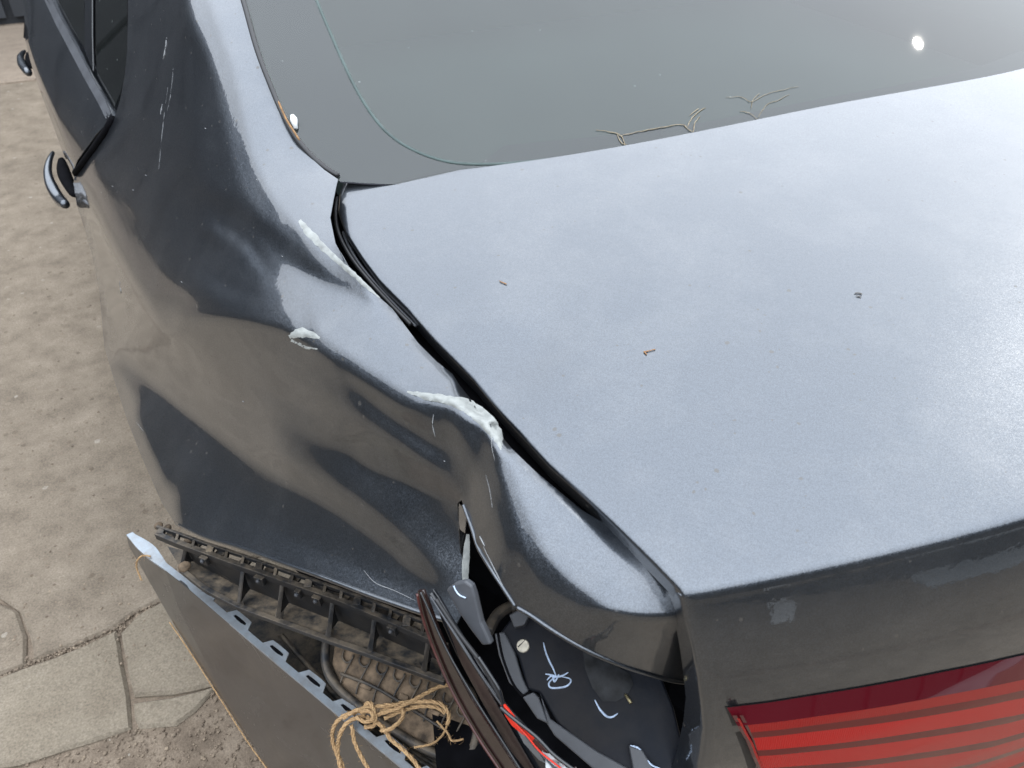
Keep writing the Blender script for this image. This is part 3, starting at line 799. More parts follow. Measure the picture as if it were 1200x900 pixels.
mesh('cabin_side', [(.615, .50, 1.02), (.615, 3.0, 1.0), (.56, 3.0, 1.44), (.58, 1.25, 1.41), (.64, .55, 1.10)], [(0, 1, 2, 3, 4)], BLACK, car)  # opaque black panel added to keep sun off the seat
mesh('roof', [p for y, z, hw in ((1.20, .0, .60), (1.35, .035, .60), (1.7, .075, .59), (2.3, .085, .58), (3.0, .04, .56)) for p in [np.array((x*hw, y, 1.425+z-.03*x*x-(.10 if abs(x) > 1.05 else 0))) for x in (-1.12, -1, -.5, 0, .5, 1, 1.12)]],
     [(i*7+j, i*7+j+1, (i+1)*7+j+1, (i+1)*7+j) for i in range(4) for j in range(6)], PAINT, car, smooth=True)
# right-hand side of the body, mirrored in simple form so the car is whole from the side
rs = [(.648, .50), (.66, .9), (.66, 1.35)]
prof_r = [(.0, 0), (.06, -.015), (.13, -.07), (.20, -.16), (.27, -.24), (.285, -.40), (.27, -.60)]
secs = []
for y, xi, zt in ((-.02, .585, 1.05), (.25, .625, 1.07), (.55, .655, 1.10), (.9, .665, 1.22), (1.35, .665, 1.40)):
    secs.append([np.array([xi+.006+a*(1 if y > .2 else .75), y-(.0 if y > 0 else 0), zt+b]) for a, b in prof_r])
mesh('quarter_panel', [p for s in secs for p in s], [(i*7+j, i*7+j+1, (i+1)*7+j+1, (i+1)*7+j) for i in range(4) for j in range(6)], PAINT, car, smooth=True)

# --- tail lamp set in the boot lid
LT = lambda: None
def bandpt(a, z, out): 
    # point on the rear face at height z, pushed out
    p = lid_pt(a, 1); dz = z-p[2]
    ks = sorted(fa, key=lambda q: -q[1]); zs = [q[1] for q in ks][::-1]; ds = [q[0] for q in ks][::-1]
    return face_pt(a, (float(np.interp(dz, zs, ds)), dz), out)
lamp = None
def solve_az(u, v):
    """(a, z) of the rear face at a photo position"""
    a, z = -.9, .93; d = ray(u, v)
    for _ in range(60):
        p = bandpt(a, z, 0); t = (p[1]-CAM[1])/d[1]; q = CAM+t*d
        a += (q[0]-p[0])/.6*.7; z += (q[2]-p[2])*.7; a = max(-1.1, min(1, a))
    return a, z
for q in [(797, 700), (850, 828), (885, 900), (1000, 806), (1200, 765)]: print('face', q, solve_az(*q))
lampE = lambda: None
lamp_body = None
_zt = [(u, v, *solve_az(u, v)) for u, v in ((850, 828), (900, 822), (950, 814), (1000, 806), (1100, 787), (1200, 766), (1300, 744))]
_lf = [solve_az(u, v) for u, v in ((851, 829), (862, 850), (875, 878), (886, 902), (905, 945))]
print('lamp', _zt, _lf)
tail = bpy.data.objects.new('tail_light', None); col.objects.link(tail); tail.parent = car
ZT = [(q[2], q[3]) for q in _zt]; ZT = sorted(ZT+[(0.0, ZT[-1][1]-.004)]+[(-q[0], q[1]) for q in ZT])
def ztop(a): return float(np.interp(a, [q[0] for q in ZT], [q[1] for q in ZT]))
def aleft(dz):  # left edge of the lamp leans inwards as it drops
    z0 = _lf[0][1]; return float(np.interp(dz, [z0-q[1] for q in _lf], [q[0] for q in _lf]))
def lamp_band(name, z0, z1, o0, o1, mat, n=3, a1=.0, a0=0.0):
    rows = []
    fac = lambda a: 1.15+.85*min(1, max(0, (a+.96)/.42))
    for i in range(n+1):
        f_ = i/n; dz = z0+(z1-z0)*f_; oo = o0+(o1-o0)*f_
        rows.append([bandpt(a, ztop(a)-min(.31, dz*fac(a)), oo) for a in np.linspace(aleft(dz)+a0, a1, 60)])
    vs = [p for r in rows for p in r]
    return mesh(name, vs, facecam(vs, [(i*60+j, i*60+j+1, (i+1)*60+j+1, (i+1)*60+j) for i in range(n) for j in range(59)]), mat, tail, smooth=True)
h_ = lamp_band('lamp_housing', .0, .26, .0004, .0004, RUBBER, 6, a0=-.002)
lamp_band('lens_bezel', 0, .010, .001, .008, DARKRED, 4)
DIMBAR = red_mat('dim_red_bar', (.20, .005, .005), .22, 180)
zz = .0102
for k, (hr, hd) in enumerate(((.0070, .0065), (.0125, .0065), (.014, .007), (.015, .007), (.016, .007), (.017, .007), (.018, .007))):
    lamp_band('light_bar', zz, zz+hr, .0078, .0082, RED if k else DIMBAR, 4, a0=.012)
    lamp_band('lens_groove', zz+hr, zz+hr+hd, .0078, .0078, TRIMRED, 2, a0=.012)
    zz += hr+hd
# vertical frame at the left end
def lend(a0, a1, out, mat, name):
    r0 = [bandpt(aleft(dz)+a0, ztop(-.95)-dz, out) for dz in np.linspace(0.001, .3, 30)]
    r1 = [bandpt(aleft(dz)+a1, ztop(-.95)-dz, out+.001) for dz in np.linspace(0.001, .3, 30)]
    strip(name, r0, r1, mat, tail)
lend(0, .012, .0062, DARKRED, 'lens_bezel'); lend(.003, .0055, .0085, RED, 'lens_rim')

# unseen pale boards, added and shaped to give reflections on the rear face
def mirror_hit(u, v, Y=-4.5):
    a, z = solve_az(u, v); e_ = .004; p = bandpt(a, z, 0)
    n = np.cross(bandpt(a+e_, z, 0)-p, bandpt(a, z+e_, 0)-p); n = n/np.linalg.norm(n); n = n if n[1] < 0 else -n
    d = p-CAM; d = d/np.linalg.norm(d); r = d-2*(d@n)*n
    return p+r*((Y-p[1])/r[1]), n
def mirrored_board(name, label, pix, colr):
    pts = []
    for u, v in pix:
        _, _n = mirror_hit(u, v); a, z = solve_az(u, v); p = bandpt(a, z, 0); d = p-CAM; d = d/np.linalg.norm(d); r = d-2*(d@_n)*_n
        q = p+r*((.01-p[2])/r[2]); pts.append((q[0], q[1], .014))
    c = np.mean(pts, axis=0); print(name, pts)
    o = prism_mesh(name, [np.array(p)-np.array([c[0], c[1], 0]) for p in pts], np.array([0, 0, -.012]), simple(name, colr, .6, vs=3, var=.12)); o.location = (c[0], c[1], 0)
    tag(o, label, 'board')
mirrored_board('white_reflection_board', 'small white board added behind the car for a pale reflection in the boot edge', [(904, 716), (932, 713), (930, 738), (907, 742)], (.55, .56, .56))
mirrored_board('grey_reflection_board', 'long pale grey board added behind the car for a reflection right of the white one', [(1060, 683), (1130, 656), (1200, 640), (1260, 632), (1250, 655), (1130, 686), (1090, 694)], (.28, .30, .31))
# --- doors
_a, _b, _c = Q(92, 207), Q(134, 146), Q(152, 20); DN = np.cross(_b-_a, _c-_a); DN = DN/np.linalg.norm(DN); DN = DN if DN[0] < 0 else -DN; DP = _a; print('door', _a, _b, _c, DN)
def dp(u, v, off=0, n=DN, p=DP):
    q = PL(u, v, p, n)
    return q+n/np.linalg.norm(n)*off
def door_fn(u, v):
    # gently crowned door skin, turning under at the outer silhouette
    return dp(u, v, 0)
rd = bpy.data.objects.new('rear_door', None); col.objects.link(rd); rd.parent = car
fd = bpy.data.objects.new('front_door', None); col.objects.link(fd); fd.parent = car
rd_out = [(85, 201), (102, 184), (121, 160), (131, 141), (110, 108), (90, 72), (75, 38), (60, 8), (48, -30), (38, -60), (28, -60), (33, -20), (33, 22), (32, 45), (40, 76), (60, 138)]
# the skin is built as a lofted strip: belt edge -> shoulder -> character line -> lower door
belt = [(131, 141), (124, 130), (112, 110), (96, 82), (82, 52), (66, 20), (52, -12), (36, -60)]
shou = [(108, 172), (99, 155), (85, 128), (72, 100), (59, 70), (48, 38), (42, 0), (24, -60)]
char = [(86, 203), (75, 178), (60, 138), (48, 106), (38, 76), (31, 48), (28, 12), (10, -60)]
def door_part(name, sl, parent):
    b3 = [dp(u, v) for u, v in belt[sl]]; s3 = [dp(u, v)+np.array([-.006, 0, 0]) for u, v in shou[sl]]; c3 = [dp(u, v) for u, v in char[sl]]
    n = len(b3)
    def fine(l): return catmull(l, 6)
    B_, S_, C_ = fine(b3), fine(s3), fine(c3)
    rows = [[p+np.array([.03, 0, -.004]) for p in B_], B_, [(a+b)/2+np.array([-.004, 0, 0]) for a, b in zip(B_, S_)], S_, [(a+b)/2+np.array([-.003, 0, .001]) for a, b in zip(S_, C_)], C_]
    for dx, dz in ((.002, -.012), (.008, -.05), (.012, -.12), (.0, -.22), (-.005, -.32), (.01, -.42), (.05, -.52)):
        rows.append([p+np.array([dx, 0, dz]) for p in C_])
    m = len(B_); vs = [p for r in rows for p in r]
    o = mesh(name, vs, [(i*m+j, i*m+j+1, (i+1)*m+j+1, (i+1)*m+j) for i in range(len(rows)-1) for j in range(m-1)], PAINT, parent, smooth=True)
    solid(o, .004, 0); return o
door_part('door_skin', slice(0, 6), rd)
door_part('door_skin', slice(5, 8), fd)
tube('door_seam', [dp(u, v, .001) for u, v in [(133, 139), (123, 157), (106, 181), (89, 203)]], .0062, BLACK, rd, seg=8)
# black seam and frame around the side window
seam = [(86, 215), (86, 203), (103, 184), (123, 160), (133, 140), (140, 118), (146, 88), (149, 58), (149, 0), (149, -60)]
tube('door_seam', [dp(u, v, -.004) for u, v in catmull(seam[1:], 6)], .0035, BLACK, rd, seg=6)

def plate(name, pix, off, mat, parent, th=.003, **k):
    top = [dp(u, v, off) for u, v in pix]; return prism_mesh(name, top, -DN/np.linalg.norm(DN)*th, mat, parent, **k)
GN = np.array([-1, 0, .62])
plate('door_frame', [(132, 138), (139, 116), (145, 88), (148, 58), (148, -60), (30, -60), (50, -20), (66, 14), (82, 46), (98, 78), (114, 107)], -.012, GLOSS, rd, th=.02)
plate('quarter_glass', [(127, 124), (134, 108), (141, 84), (144, 56), (143, -20), (106, -20), (106, 60), (108, 86)], -.009, SIDEGLASS, rd)
plate('window_pillar', [(105, 82), (104, 40), (104, -20), (95, -20), (95, 30), (95, 58)], -.006, GLOSS, rd, bev=.001)
plate('side_window', [(94, 55), (93, 20), (92, -20), (58, -20), (66, 8), (80, 34)], -.009, SIDEGLASS, rd)
strip('belt_trim', [dp(u, v, -.001) for u, v in [(60, 0), (72, 24), (88, 54), (104, 84), (122, 116), (129, 133)]], [dp(u, v, .004) for u, v in [(54, 0), (67, 28), (84, 60), (100, 90), (118, 122), (127, 140)]], PLASTIC_GREY, rd, th=.003)
plate('corner_cap', [(128, 136), (131, 143), (125, 147), (121, 138)], .003, GLOSS, rd)
plate('seam', [(34, 48), (31, 40), (33, 24), (40, 10), (46, -8), (42, -8), (35, 8), (29, 24), (28, 44)], .001, BLACK, fd, th=.004)

def handle(pts, rad, parent, foot):
    h = tube('door_handle', catmull(pts, 6), rad, PAINT, parent, seg=10)
    return h
# rear handle: pull bar standing off the door just below the character line
def pull(pp, gap, parent, r, y0, y1):
    n0 = len(pp); hp = [P(u, v, y=y0+(y1-y0)*k/(n0-1)) for k, (u, v) in enumerate(pp)]
    bar = catmull(hp, 5); nb = len(bar)
    h = tube('door_handle', bar, [r*(.35+.75*min(1, 1.6*k/nb+.05)*(1 if k < nb*.85 else (nb-k)/(nb*.15)*.6+.4)) for k in range(nb)], PAINT, parent, seg=12)
    g_ = [P(u, v, y=y0+(y1-y0)*k/(len(gap)-1))+np.array([.012, 0, 0]) for k, (u, v) in enumerate(gap)]
    gg = catmull(g_, 5); tube('handle_gap_shade', gg, [r*1.25*math.sin(math.pi*(k+1)/(len(gg)+1))**.5 for k in range(len(gg))], BLACK, h, seg=8)  # black tube standing in for the shaded gap behind the bar
pull([(62, 179), (58, 188), (56, 200), (58, 212), (64, 225), (71, 235), (77, 240)], [(65, 188), (66, 197), (69, 208), (75, 221), (80, 230)], rd, .0105, 1.64, 1.44)
pull([(29, 60), (26, 63), (24, 68), (26, 75), (30, 81), (34, 86)], [(29, 64), (30, 71), (33, 79)], fd, .0105, 2.45, 2.28)
# lower side below the character line, wheel arch and rear wheel stay behind the panel: close the body below it
def skirt():
    top = [Q(u, v, -.004)+np.array([.003, 0, -.002]) for u, v in SIL[:-2]]
    rows = [top]
    for dx, dz in ((.006, -.02), (.02, -.06), (.05, -.14), (.12, -.25)): rows.append([p+np.array([dx, 0, dz])*(1-.75*(i/(len(top)-1))**3) for i, p in enumerate(top)])
    m = len(top); vs = [p for r in rows for p in r]
    o = mesh('lower_flank', vs, [(i*m+j, i*m+j+1, (i+1)*m+j+1, (i+1)*m+j) for i in range(len(rows)-1) for j in range(m-1)], PAINT, car, smooth=True)
    solid(o, .003, 0)
skirt()
# --- filler lumps, chips and scratches on the quarter panel (sub-parts)
def ribbon_outline(ctr, wid, jag=.9, n=5, seed=0):
    c = catmull([np.r_[p, w_] for p, w_ in zip(ctr, wid)], n); L_, R2 = [], []
    rnd = random.Random(seed)
    for i, p in enumerate(c):
        t = c[min(i+1, len(c)-1)][:2]-c[max(i-1, 0)][:2]; t = t/np.linalg.norm(t); nn_ = np.array([-t[1], t[0]])
        L_.append(p[:2]+nn_*(p[2]+rnd.uniform(-jag, jag)*min(1, p[2]/3))); R2.append(p[:2]-nn_*(p[2]+rnd.uniform(-jag, jag)*min(1, p[2]/3)))
    return L_+R2[::-1]
def lump(name, ctr, wid, h, mat, parent=None, fn=Q, seed=0, jag=.9, step=2.5, **k):
    ol = ribbon_outline(ctr, wid, jag, seed=seed); vs2, fs2 = triangulate(ol, step)
    b = np.array(resample(ol, 1.5, True))[:, :2]; v3 = []
    for q in vs2:
        dd = math.sqrt(((b-q)**2).sum(1).min()); e_ = min(1, dd/3.0)
        v3.append(fn(q[0], q[1], .0002+h*e_**.6*(.7+.9*noise.noise(Vector((q[0]*.16, q[1]*.16, seed))))+h*.35*e_*noise.noise(Vector((q[0]*.6, q[1]*.6, seed+4)))))
    return mesh(name, v3, facecam(v3, fs2), mat, parent or quarter, smooth=True, **k)
lump('filler_ridge', [(351, 258), (360, 270), (376, 287), (394, 304), (414, 321), (430, 336), (445, 349)], [1.8, 4.4, 4, 3.6, 2.6, 2.0, .6], .0016, FILLER, seed=1, label='ragged white crack of broken filler beside the boot corner')
lump('filler_ridge', [(339, 395), (350, 390), (360, 391), (375, 396)], [2, 5.5, 5, 1.5], .002, FILLER, seed=2, label='small white chip of filler in the middle of the dent')
lump('filler_ridge', [(349, 402), (358, 407), (372, 409)], [1.2, 1.8, .6], .0012, FILLER, seed=5)
lump('filler_ridge', [(341, 399), (348, 402)], [2, .8], .0012, FILLER, seed=8)
lump('filler_ridge', [(477, 459), (498, 464), (522, 468), (543, 474), (560, 484), (574, 498), (584, 513), (587, 527)], [1, 4, 5, 7.5, 9, 8.5, 6, 1], .0034, FILLER, seed=3, step=3, label='broad curved band of thick grey white filler torn open')
lump('torn_edge', [(546, 626), (545, 645), (544, 665), (544, 684)], [1.2, 2.6, 2.8, 2.2], .001, FILLER, seed=4, jag=.2, fn=lambda u, v, l: Q(541, v, .004+l)+ray(u, v)*0+(_R*((u-541)/FPX))*.95)
SCR = simple('scratch', (.22, .225, .23), .5)
def scratch(pts, r=.00022, mat=None, fn=Q, parent=None):
    c = catmull(pts, 6); n = len(c)
    tube('scratch', [fn(p[0], p[1], r*.6) for p in c], [r*(.25+math.sin(math.pi*(k+.5)/n)) for k in range(n)], mat or SCR, parent or quarter, seg=4)
scratch([(195, 44), (194, 56), (191, 70)], .0008)
scratch([(203, 80), (200, 110), (196, 130)], .00025); scratch([(197, 100), (193, 130), (189, 165), (186, 200)], .00022)
scratch([(190, 122), (188, 134)], .0006); 
scratch([(426, 668), (440, 683), (462, 692), (487, 704)], .00028); scratch([(578, 495), (576, 520), (580, 540)], .0002)
scratch([(508, 486), (507, 498), (510, 512)], .0004); scratch([(569, 556), (574, 575), (577, 596)], .0002)
scratch([(140, 330), (142, 345)], .0004); scratch([(160, 495), (168, 505)], .0003); 
scratch([(566, 640), (576, 660), (586, 680), (593, 694)], .0004); scratch([(562, 628), (568, 640)], .0006)
for (u, v) in [(240, 150), (131, 218), (170, 205), (118, 225), (155, 222), (284, 470), (330, 300), (212, 330), (300, 210), (520, 540)]:
    scratch([(u, v), (u+1.6, v+1)], .0004)
# folded hems along the edges of the panel
def hem(pts, r, lift_=0.0):
    c = catmull([Q(u, v, lift_) for u, v in pts], 5); tube('panel_hem', c, r, PAINT, quarter, seg=8)
hem([(207, 613), (240, 629), (280, 641), (330, 659), (380, 677), (430, 696), (470, 710), (500, 720), (533, 730)], .0022)
hem([(606, 712), (622, 721), (650, 740), (690, 763), (730, 780), (760, 790), (790, 798), (818, 801)], .0018)
hem([(543, 592), (546, 600), (553, 619), (561, 643), (576, 668), (591, 691), (604, 711)], .0016)
# curled lip of metal at the tear
prism_mesh('torn_lip', [Q(538, 590, -.001), Q(541, 600, .0)+_R*.004, P(548, 598, t=qt[int(((qv-np.array((541, 600)))**2).sum(1).argmin())]), P(545, 625, t=qt[int(((qv-np.array((541, 630)))**2).sum(1).argmin())]), Q(540, 650, .001), Q(538, 620, .001)], np.array([.0, .0015, -.001]), CHROME, quarter)

# --- black sheet added to darken the cavity behind the torn corner
mesh('dark_backing_sheet', [P(u, v, z=.60) for u, v in [(470, 560), (640, 640), (930, 800), (960, 1000), (520, 1000), (500, 760)]], [(0, 1, 2, 3, 4, 5)], BLACK, car)
RN = np.array([-.30, -.40, .86]); RN = RN/np.linalg.norm(RN); RP = P(650, 765, z=.865)
def rp(u, v, off=0): return PL(u, v, RP, RN)+RN*off
recess = prism_mesh('lamp_recess', [rp(u, v) for u, v in [(586, 741), (598, 726), (612, 716), (650, 735), (720, 760), (770, 780), (790, 830), (808, 905), (830, 960), (760, 960), (722, 905), (690, 880), (655, 850), (632, 812), (618, 808), (607, 770)]], -RN*.02, DARKPANEL, car, bev=.002)
prism_mesh('recess_edge', [rp(u, v, .004) for u, v in [(580, 742), (592, 741), (604, 765), (613, 795), (620, 810), (613, 815), (597, 800), (585, 768)]], -RN*.02, PLASTIC_GREY, recess, bev=.0012)
prism_mesh('recess_edge', [rp(u, v, .006) for u, v in [(613, 817), (626, 811), (632, 817), (643, 848), (630, 842)]], -RN*.02, PLASTIC_GREY, recess, bev=.0012)
tube('recess_rim', [rp(u, v, .004) for u, v in catmull([(584, 742), (590, 772), (602, 802), (614, 817)], 5)], .0012, BLACK, recess, seg=6)
prism_mesh('recess_edge', [rp(u, v, .003) for u, v in [(633, 812), (645, 842), (700, 880), (742, 903), (790, 960), (745, 960), (700, 905), (650, 862), (640, 846)]], -RN*.02, PLASTIC_GREY, recess, bev=.0012)
prism_mesh('locating_tab', [rp(u, v, .010) for u, v in [(736, 873), (752, 878), (768, 905), (775, 960), (752, 960), (742, 905)]], -RN*.01, PLASTIC_GREY, recess, bev=.001)
# soft blister in the recess
vs2, fs2 = triangulate([(683, 762), (700, 768), (738, 790), (742, 802), (735, 815), (722, 822), (706, 822), (694, 806), (686, 785)], 4)
cc2 = np.array((714, 797))
v3 = [rp(u, v, .0006+.0030*max(0, 1-(((u-714)/30)**2+((v-795)/30)**2))**.8) for u, v in vs2]
mesh('recess_blister', v3, facecam(v3, fs2), simple('scuffed_panel', (.013, .014, .016), .45, vs=90, var=.7, spec=.2), recess, smooth=True)
tube('guide_pin', [rp(733, 814, .002), rp(739, 824, .006)], .0013, simple('brass_pin', (.35, .30, .17), .4, metal=.6), recess, seg=8)
tube('mounting_stud', [rp(808, 885, -.01), rp(812, 870, .004)], .003, PLASTIC_GREY, recess, seg=8)
bm = bmesh.new(); b0 = rp(613, 757, .001)
bmesh.ops.create_cone(bm, cap_ends=True, segments=20, radius1=.0058, radius2=.0052, depth=.003)
bolt = frombm('bolt_cap', bm, simple('pale_plastic', (.60, .55, .44), .5, vs=200), recess); bolt.location = b0
bolt.rotation_euler = Vector(RN).to_track_quat('Z', 'Y').to_euler(); bevel(bolt, .0006)
sb = tube_mesh([b0+RN*.0016+np.array([-.004, .0012, -.001]), b0+RN*.0018+np.array([.0035, .003, .0018])], .0005, 5); frombm('bolt_slot', sb, BLACK, bolt).matrix_parent_inverse = Matrix.LocRotScale(bolt.location, bolt.rotation_euler, (1, 1, 1)).inverted()
CH = [([(637, 753), (639, 762), (643, 773), (648, 783), (652, 793)], .0009), ([(639, 790), (646, 791), (652, 793), (659, 792), (666, 788)], .0010), ([(641, 797), (647, 792), (650, 799), (655, 790)], .0009),
      ([(658, 793), (667, 795), (669, 799), (664, 804), (655, 806), (646, 806), (643, 802), (646, 797), (651, 794)], .0009),
      ([(697, 820), (701, 828), (706, 835), (712, 840), (718, 840), (724, 836)], .0011), ([(738, 873), (745, 875), (750, 878)], .0009), ([(758, 890), (763, 896), (773, 900)], .0008)]
for pts, r in CH:
    c = catmull(pts, 6); n = len(c)
    tube('chalk_mark', [rp(p[0], p[1], .0005 if p[0] < 730 else .0105) for p in c], [r*(.4+.6*math.sin(math.pi*(k+.6)/(n+.3))) for k in range(n)], CHALK, recess, seg=5)

# --- broken outer tail lamp hanging in the corner
KN = np.array([-.80, -.50, .32]); KN = KN/np.linalg.norm(KN); KP = P(560, 790, t=.60)
def kp(u, v, off=0): return PL(u, v, KP, KN)+KN*off
blamp = bpy.data.objects.new('broken_tail_light', None); col.objects.link(blamp); blamp.parent = car
LENSB = simple('smoked_lens', (.022, .011, .009), .15, coat=1, bump=(40, .4, .002), vs=16, var=.6)
prism_mesh('housing_plate', [kp(u, v, -.004) for u, v in [(519, 694), (528, 687), (541, 684), (549, 690), (553, 703), (560, 733), (572, 759), (562, 760), (548, 742), (533, 720)]], -KN*.006, PLASTIC_GREY, blamp, bev=.0015)
def shard(name, pix, off, mat, th=.003, bev=.0008): return prism_mesh(name, [kp(u, v, off) for u, v in pix], -KN*th, mat, blamp, bev=bev)
shard('lens_shard', [(500, 684), (507, 683), (514, 700), (524, 728), (540, 765), (563, 808), (590, 850), (620, 895), (640, 930), (615, 930), (596, 892), (568, 850), (541, 803), (519, 752), (505, 710)], .012, LENSB)
shard('lens_shard', [(512, 686), (519, 696), (532, 718), (556, 758), (590, 812), (628, 862), (668, 905), (700, 950), (650, 950), (618, 893), (588, 845), (560, 800), (538, 758), (522, 722)], .006, GLOSS)
shard('reflector', [(531, 724), (538, 728), (560, 768), (588, 815), (615, 862), (640, 905), (632, 905), (603, 868), (574, 818), (548, 770)], .009, simple('bronze_reflector', (.022, .014, .012), .3, metal=.1, vs=30, var=.6, bump=(60, .5, .002)), th=.001)
def rim(pix, off, r, mat, nm='lens_rim'):
    tube(nm, [kp(u, v, off) for u, v in catmull(pix, 6)], r, mat, blamp, seg=6)
DIMRED = simple('dim_red_rim', (.045, .011, .009), .3, coat=.3, vs=80, var=.5)
rim([(502, 686), (508, 712), (521, 750), (543, 800), (570, 848), (598, 890), (620, 925)], .014, .0011, DIMRED)
rim([(506, 684), (516, 706), (530, 738), (548, 772), (572, 812), (600, 855), (632, 905)], .014, .0010, GLOSS)
rim([(514, 688), (524, 704), (545, 738), (575, 785), (610, 832), (650, 880), (690, 925)], .010, .0022, GLOSS, 'lamp_frame')
rim([(520, 695), (545, 732), (572, 768), (590, 800), (600, 818), (635, 855), (680, 898), (712, 935)], .010, .0018, RUBBER, 'lamp_frame')
rim([(571, 760), (583, 778), (595, 798), (600, 818)], .012, .0016, GLOSS, 'lamp_frame')
rim([(516, 690), (540, 727), (571, 775), (606, 825), (645, 872), (684, 915)], .0125, .0007, PLASTIC_GREY, 'lamp_frame')
rim([(598, 816), (612, 828), (640, 850), (662, 872), (700, 900), (730, 930)], .014, .0016, GLOSS, 'lamp_frame')
REDBIT = red_mat('bright_red_plastic', (.55, .03, .015), .3)
shard('red_reflector', [(596, 812), (601, 814), (612, 828), (617, 836), (628, 846), (637, 852), (634, 856), (622, 848), (610, 838), (602, 826)], .013, REDBIT, th=.002, bev=.0004)
rim([(612, 830), (628, 847), (644, 866), (664, 882), (690, 902)], .0145, .0007, REDBIT, 'red_trim')
shard('red_reflector', [(628, 848), (640, 857), (650, 868), (660, 876), (657, 880), (645, 872), (634, 860)], .012, DIMRED, th=.002, bev=.0004)
shard('silver_reflector', [(610, 836), (622, 848), (634, 862), (648, 884), (640, 880), (622, 860)], .011, simple('silver_film', (.16, .17, .18), .35, metal=.5, bump=(90, .6, .002)), th=.002, bev=.0004)
# frosted plastic bag-like scrap at the lower end
vs2, fs2 = triangulate([(645, 866), (660, 872), (680, 886), (704, 905), (720, 940), (680, 940), (662, 905), (650, 884)], 3)
v3 = [kp(u, v, .013+.006*noise.noise(Vector((u*.09, v*.09, 2)))) for u, v in vs2]
mesh('clear_scrap', v3, facecam(v3, fs2), simple('frosted_plastic', (.34, .36, .37), .25, coat=.6, bump=(80, .8, .002), vs=60), blamp, smooth=True)
tube('chalk_mark', [kp(u, v, -.0032) for u, v in catmull([(529, 689), (531, 694), (536, 700), (543, 703)], 5)], .0006, CHALK, blamp, seg=5)
# bracket bits beside the hole
tube('lamp_hinge', [P(u, v, z=.875) for u, v in catmull([(572, 740), (582, 722), (597, 712), (606, 713)], 5)], .0055, PLASTIC, car, seg=8)
box = prism_mesh('lamp_clip', [rp(u, v, .012) for u, v in [(598, 722), (610, 716), (622, 722), (616, 734), (604, 737)]], -RN*.015, PLASTIC_GREY, car, bev=.001)

# --- bumper bracket under the panel edge
def sweep(name, pts, wid, hgt, mat, parent, bev=.001, **k):
    pts = [np.array(p) for p in pts]; vs = []; n = len(pts)
    for i, p in enumerate(pts):
        t = pts[min(i+1, n-1)]-pts[max(i-1, 0)]; t = t/np.linalg.norm(t); s = np.cross(t, (0, 0, 1)); s = s/np.linalg.norm(s); h = np.cross(s, t)
        for a, b in ((-1, -1), (1, -1), (1, 1), (-1, 1)): vs.append(p+s*a*wid/2+h*b*hgt/2)
    fs = []
    for i in range(n-1):
        for q in range(4): fs.append((i*4+q, i*4+(q+1) % 4, i*4+4+(q+1) % 4, i*4+4+q))
    fs += [(3, 2, 1, 0), tuple((n-1)*4+q for q in range(4))]
    bm = bmesh.new(); bv = [bm.verts.new(v) for v in vs]
    for f in fs: bm.faces.new([bv[i] for i in f])
    bmesh.ops.recalc_face_normals(bm, faces=bm.faces[:])
    o = frombm(name, bm, mat, parent, **k)
    if bev: bevel(o, bev)
    return o
brk = bpy.data.objects.new('bumper_bracket', None); col.objects.link(brk); brk.parent = car
BM = np.array([(182, 626), (208, 637), (233, 646), (265, 658), (300, 670), (345, 686), (397, 704), (450, 726), (505, 750), (530, 762)], float)
BL = np.array([(208, 664), (225, 678), (240, 690), (262, 702), (282, 712), (323, 727), (380, 748), (430, 765), (470, 780), (525, 800)], float)
BU = np.array([(182, 617), (210, 626), (240, 637), (280, 650), (320, 664), (380, 685), (430, 703), (505, 732)], float)
def bz(u): return .668+.045*(u-182)/323
def at_line(A_, u): return float(np.interp(u, A_[:, 0], A_[:, 1]))
def bm_pt(u, dv=0, dz=0): return P(u, at_line(BM, u)+dv, z=bz(u)+dz)
def bl_pt(u, dv=0, dz=0): return P(u, at_line(BL, u)+dv, z=bz(u)-.034+dz)
us = np.linspace(184, 525, 28)
sweep('bracket_rail', [bm_pt(u) for u in us], .007, .010, PLASTIC, brk)
sweep('bracket_rail', [bl_pt(u) for u in np.linspace(212, 522, 24)], .007, .007, PLASTIC, brk)
sweep('bracket_rail', [P(u, at_line(BU, u), z=bz(u)+.004) for u in np.linspace(184, 503, 24)], .004, .006, PLASTIC, brk)
for k, u in enumerate(np.linspace(190, 497, 17)):   # short ribs between the two upper rails
    a = P(u, at_line(BU, u)+1, z=bz(u)+.003); b = P(u-2, at_line(BM, u-2)-2, z=bz(u)+.002)
    sweep('rib', [a, b], .004 if k % 3 else .009, .007, PLASTIC_DUSTY if k % 2 else PLASTIC, brk, bev=.0007)
for k, u in enumerate(np.linspace(200, 490, 11)):
    q = P(u, (at_line(BU, u)+at_line(BM, u))/2, z=bz(u)-.004); e_ = bm_pt(u+14)-bm_pt(u); e_ = e_/np.linalg.norm(e_)
    sweep('clip_pad', [q-e_*.007, q+e_*.007], .010, .004, PLASTIC_DUSTY, brk, bev=.0008)
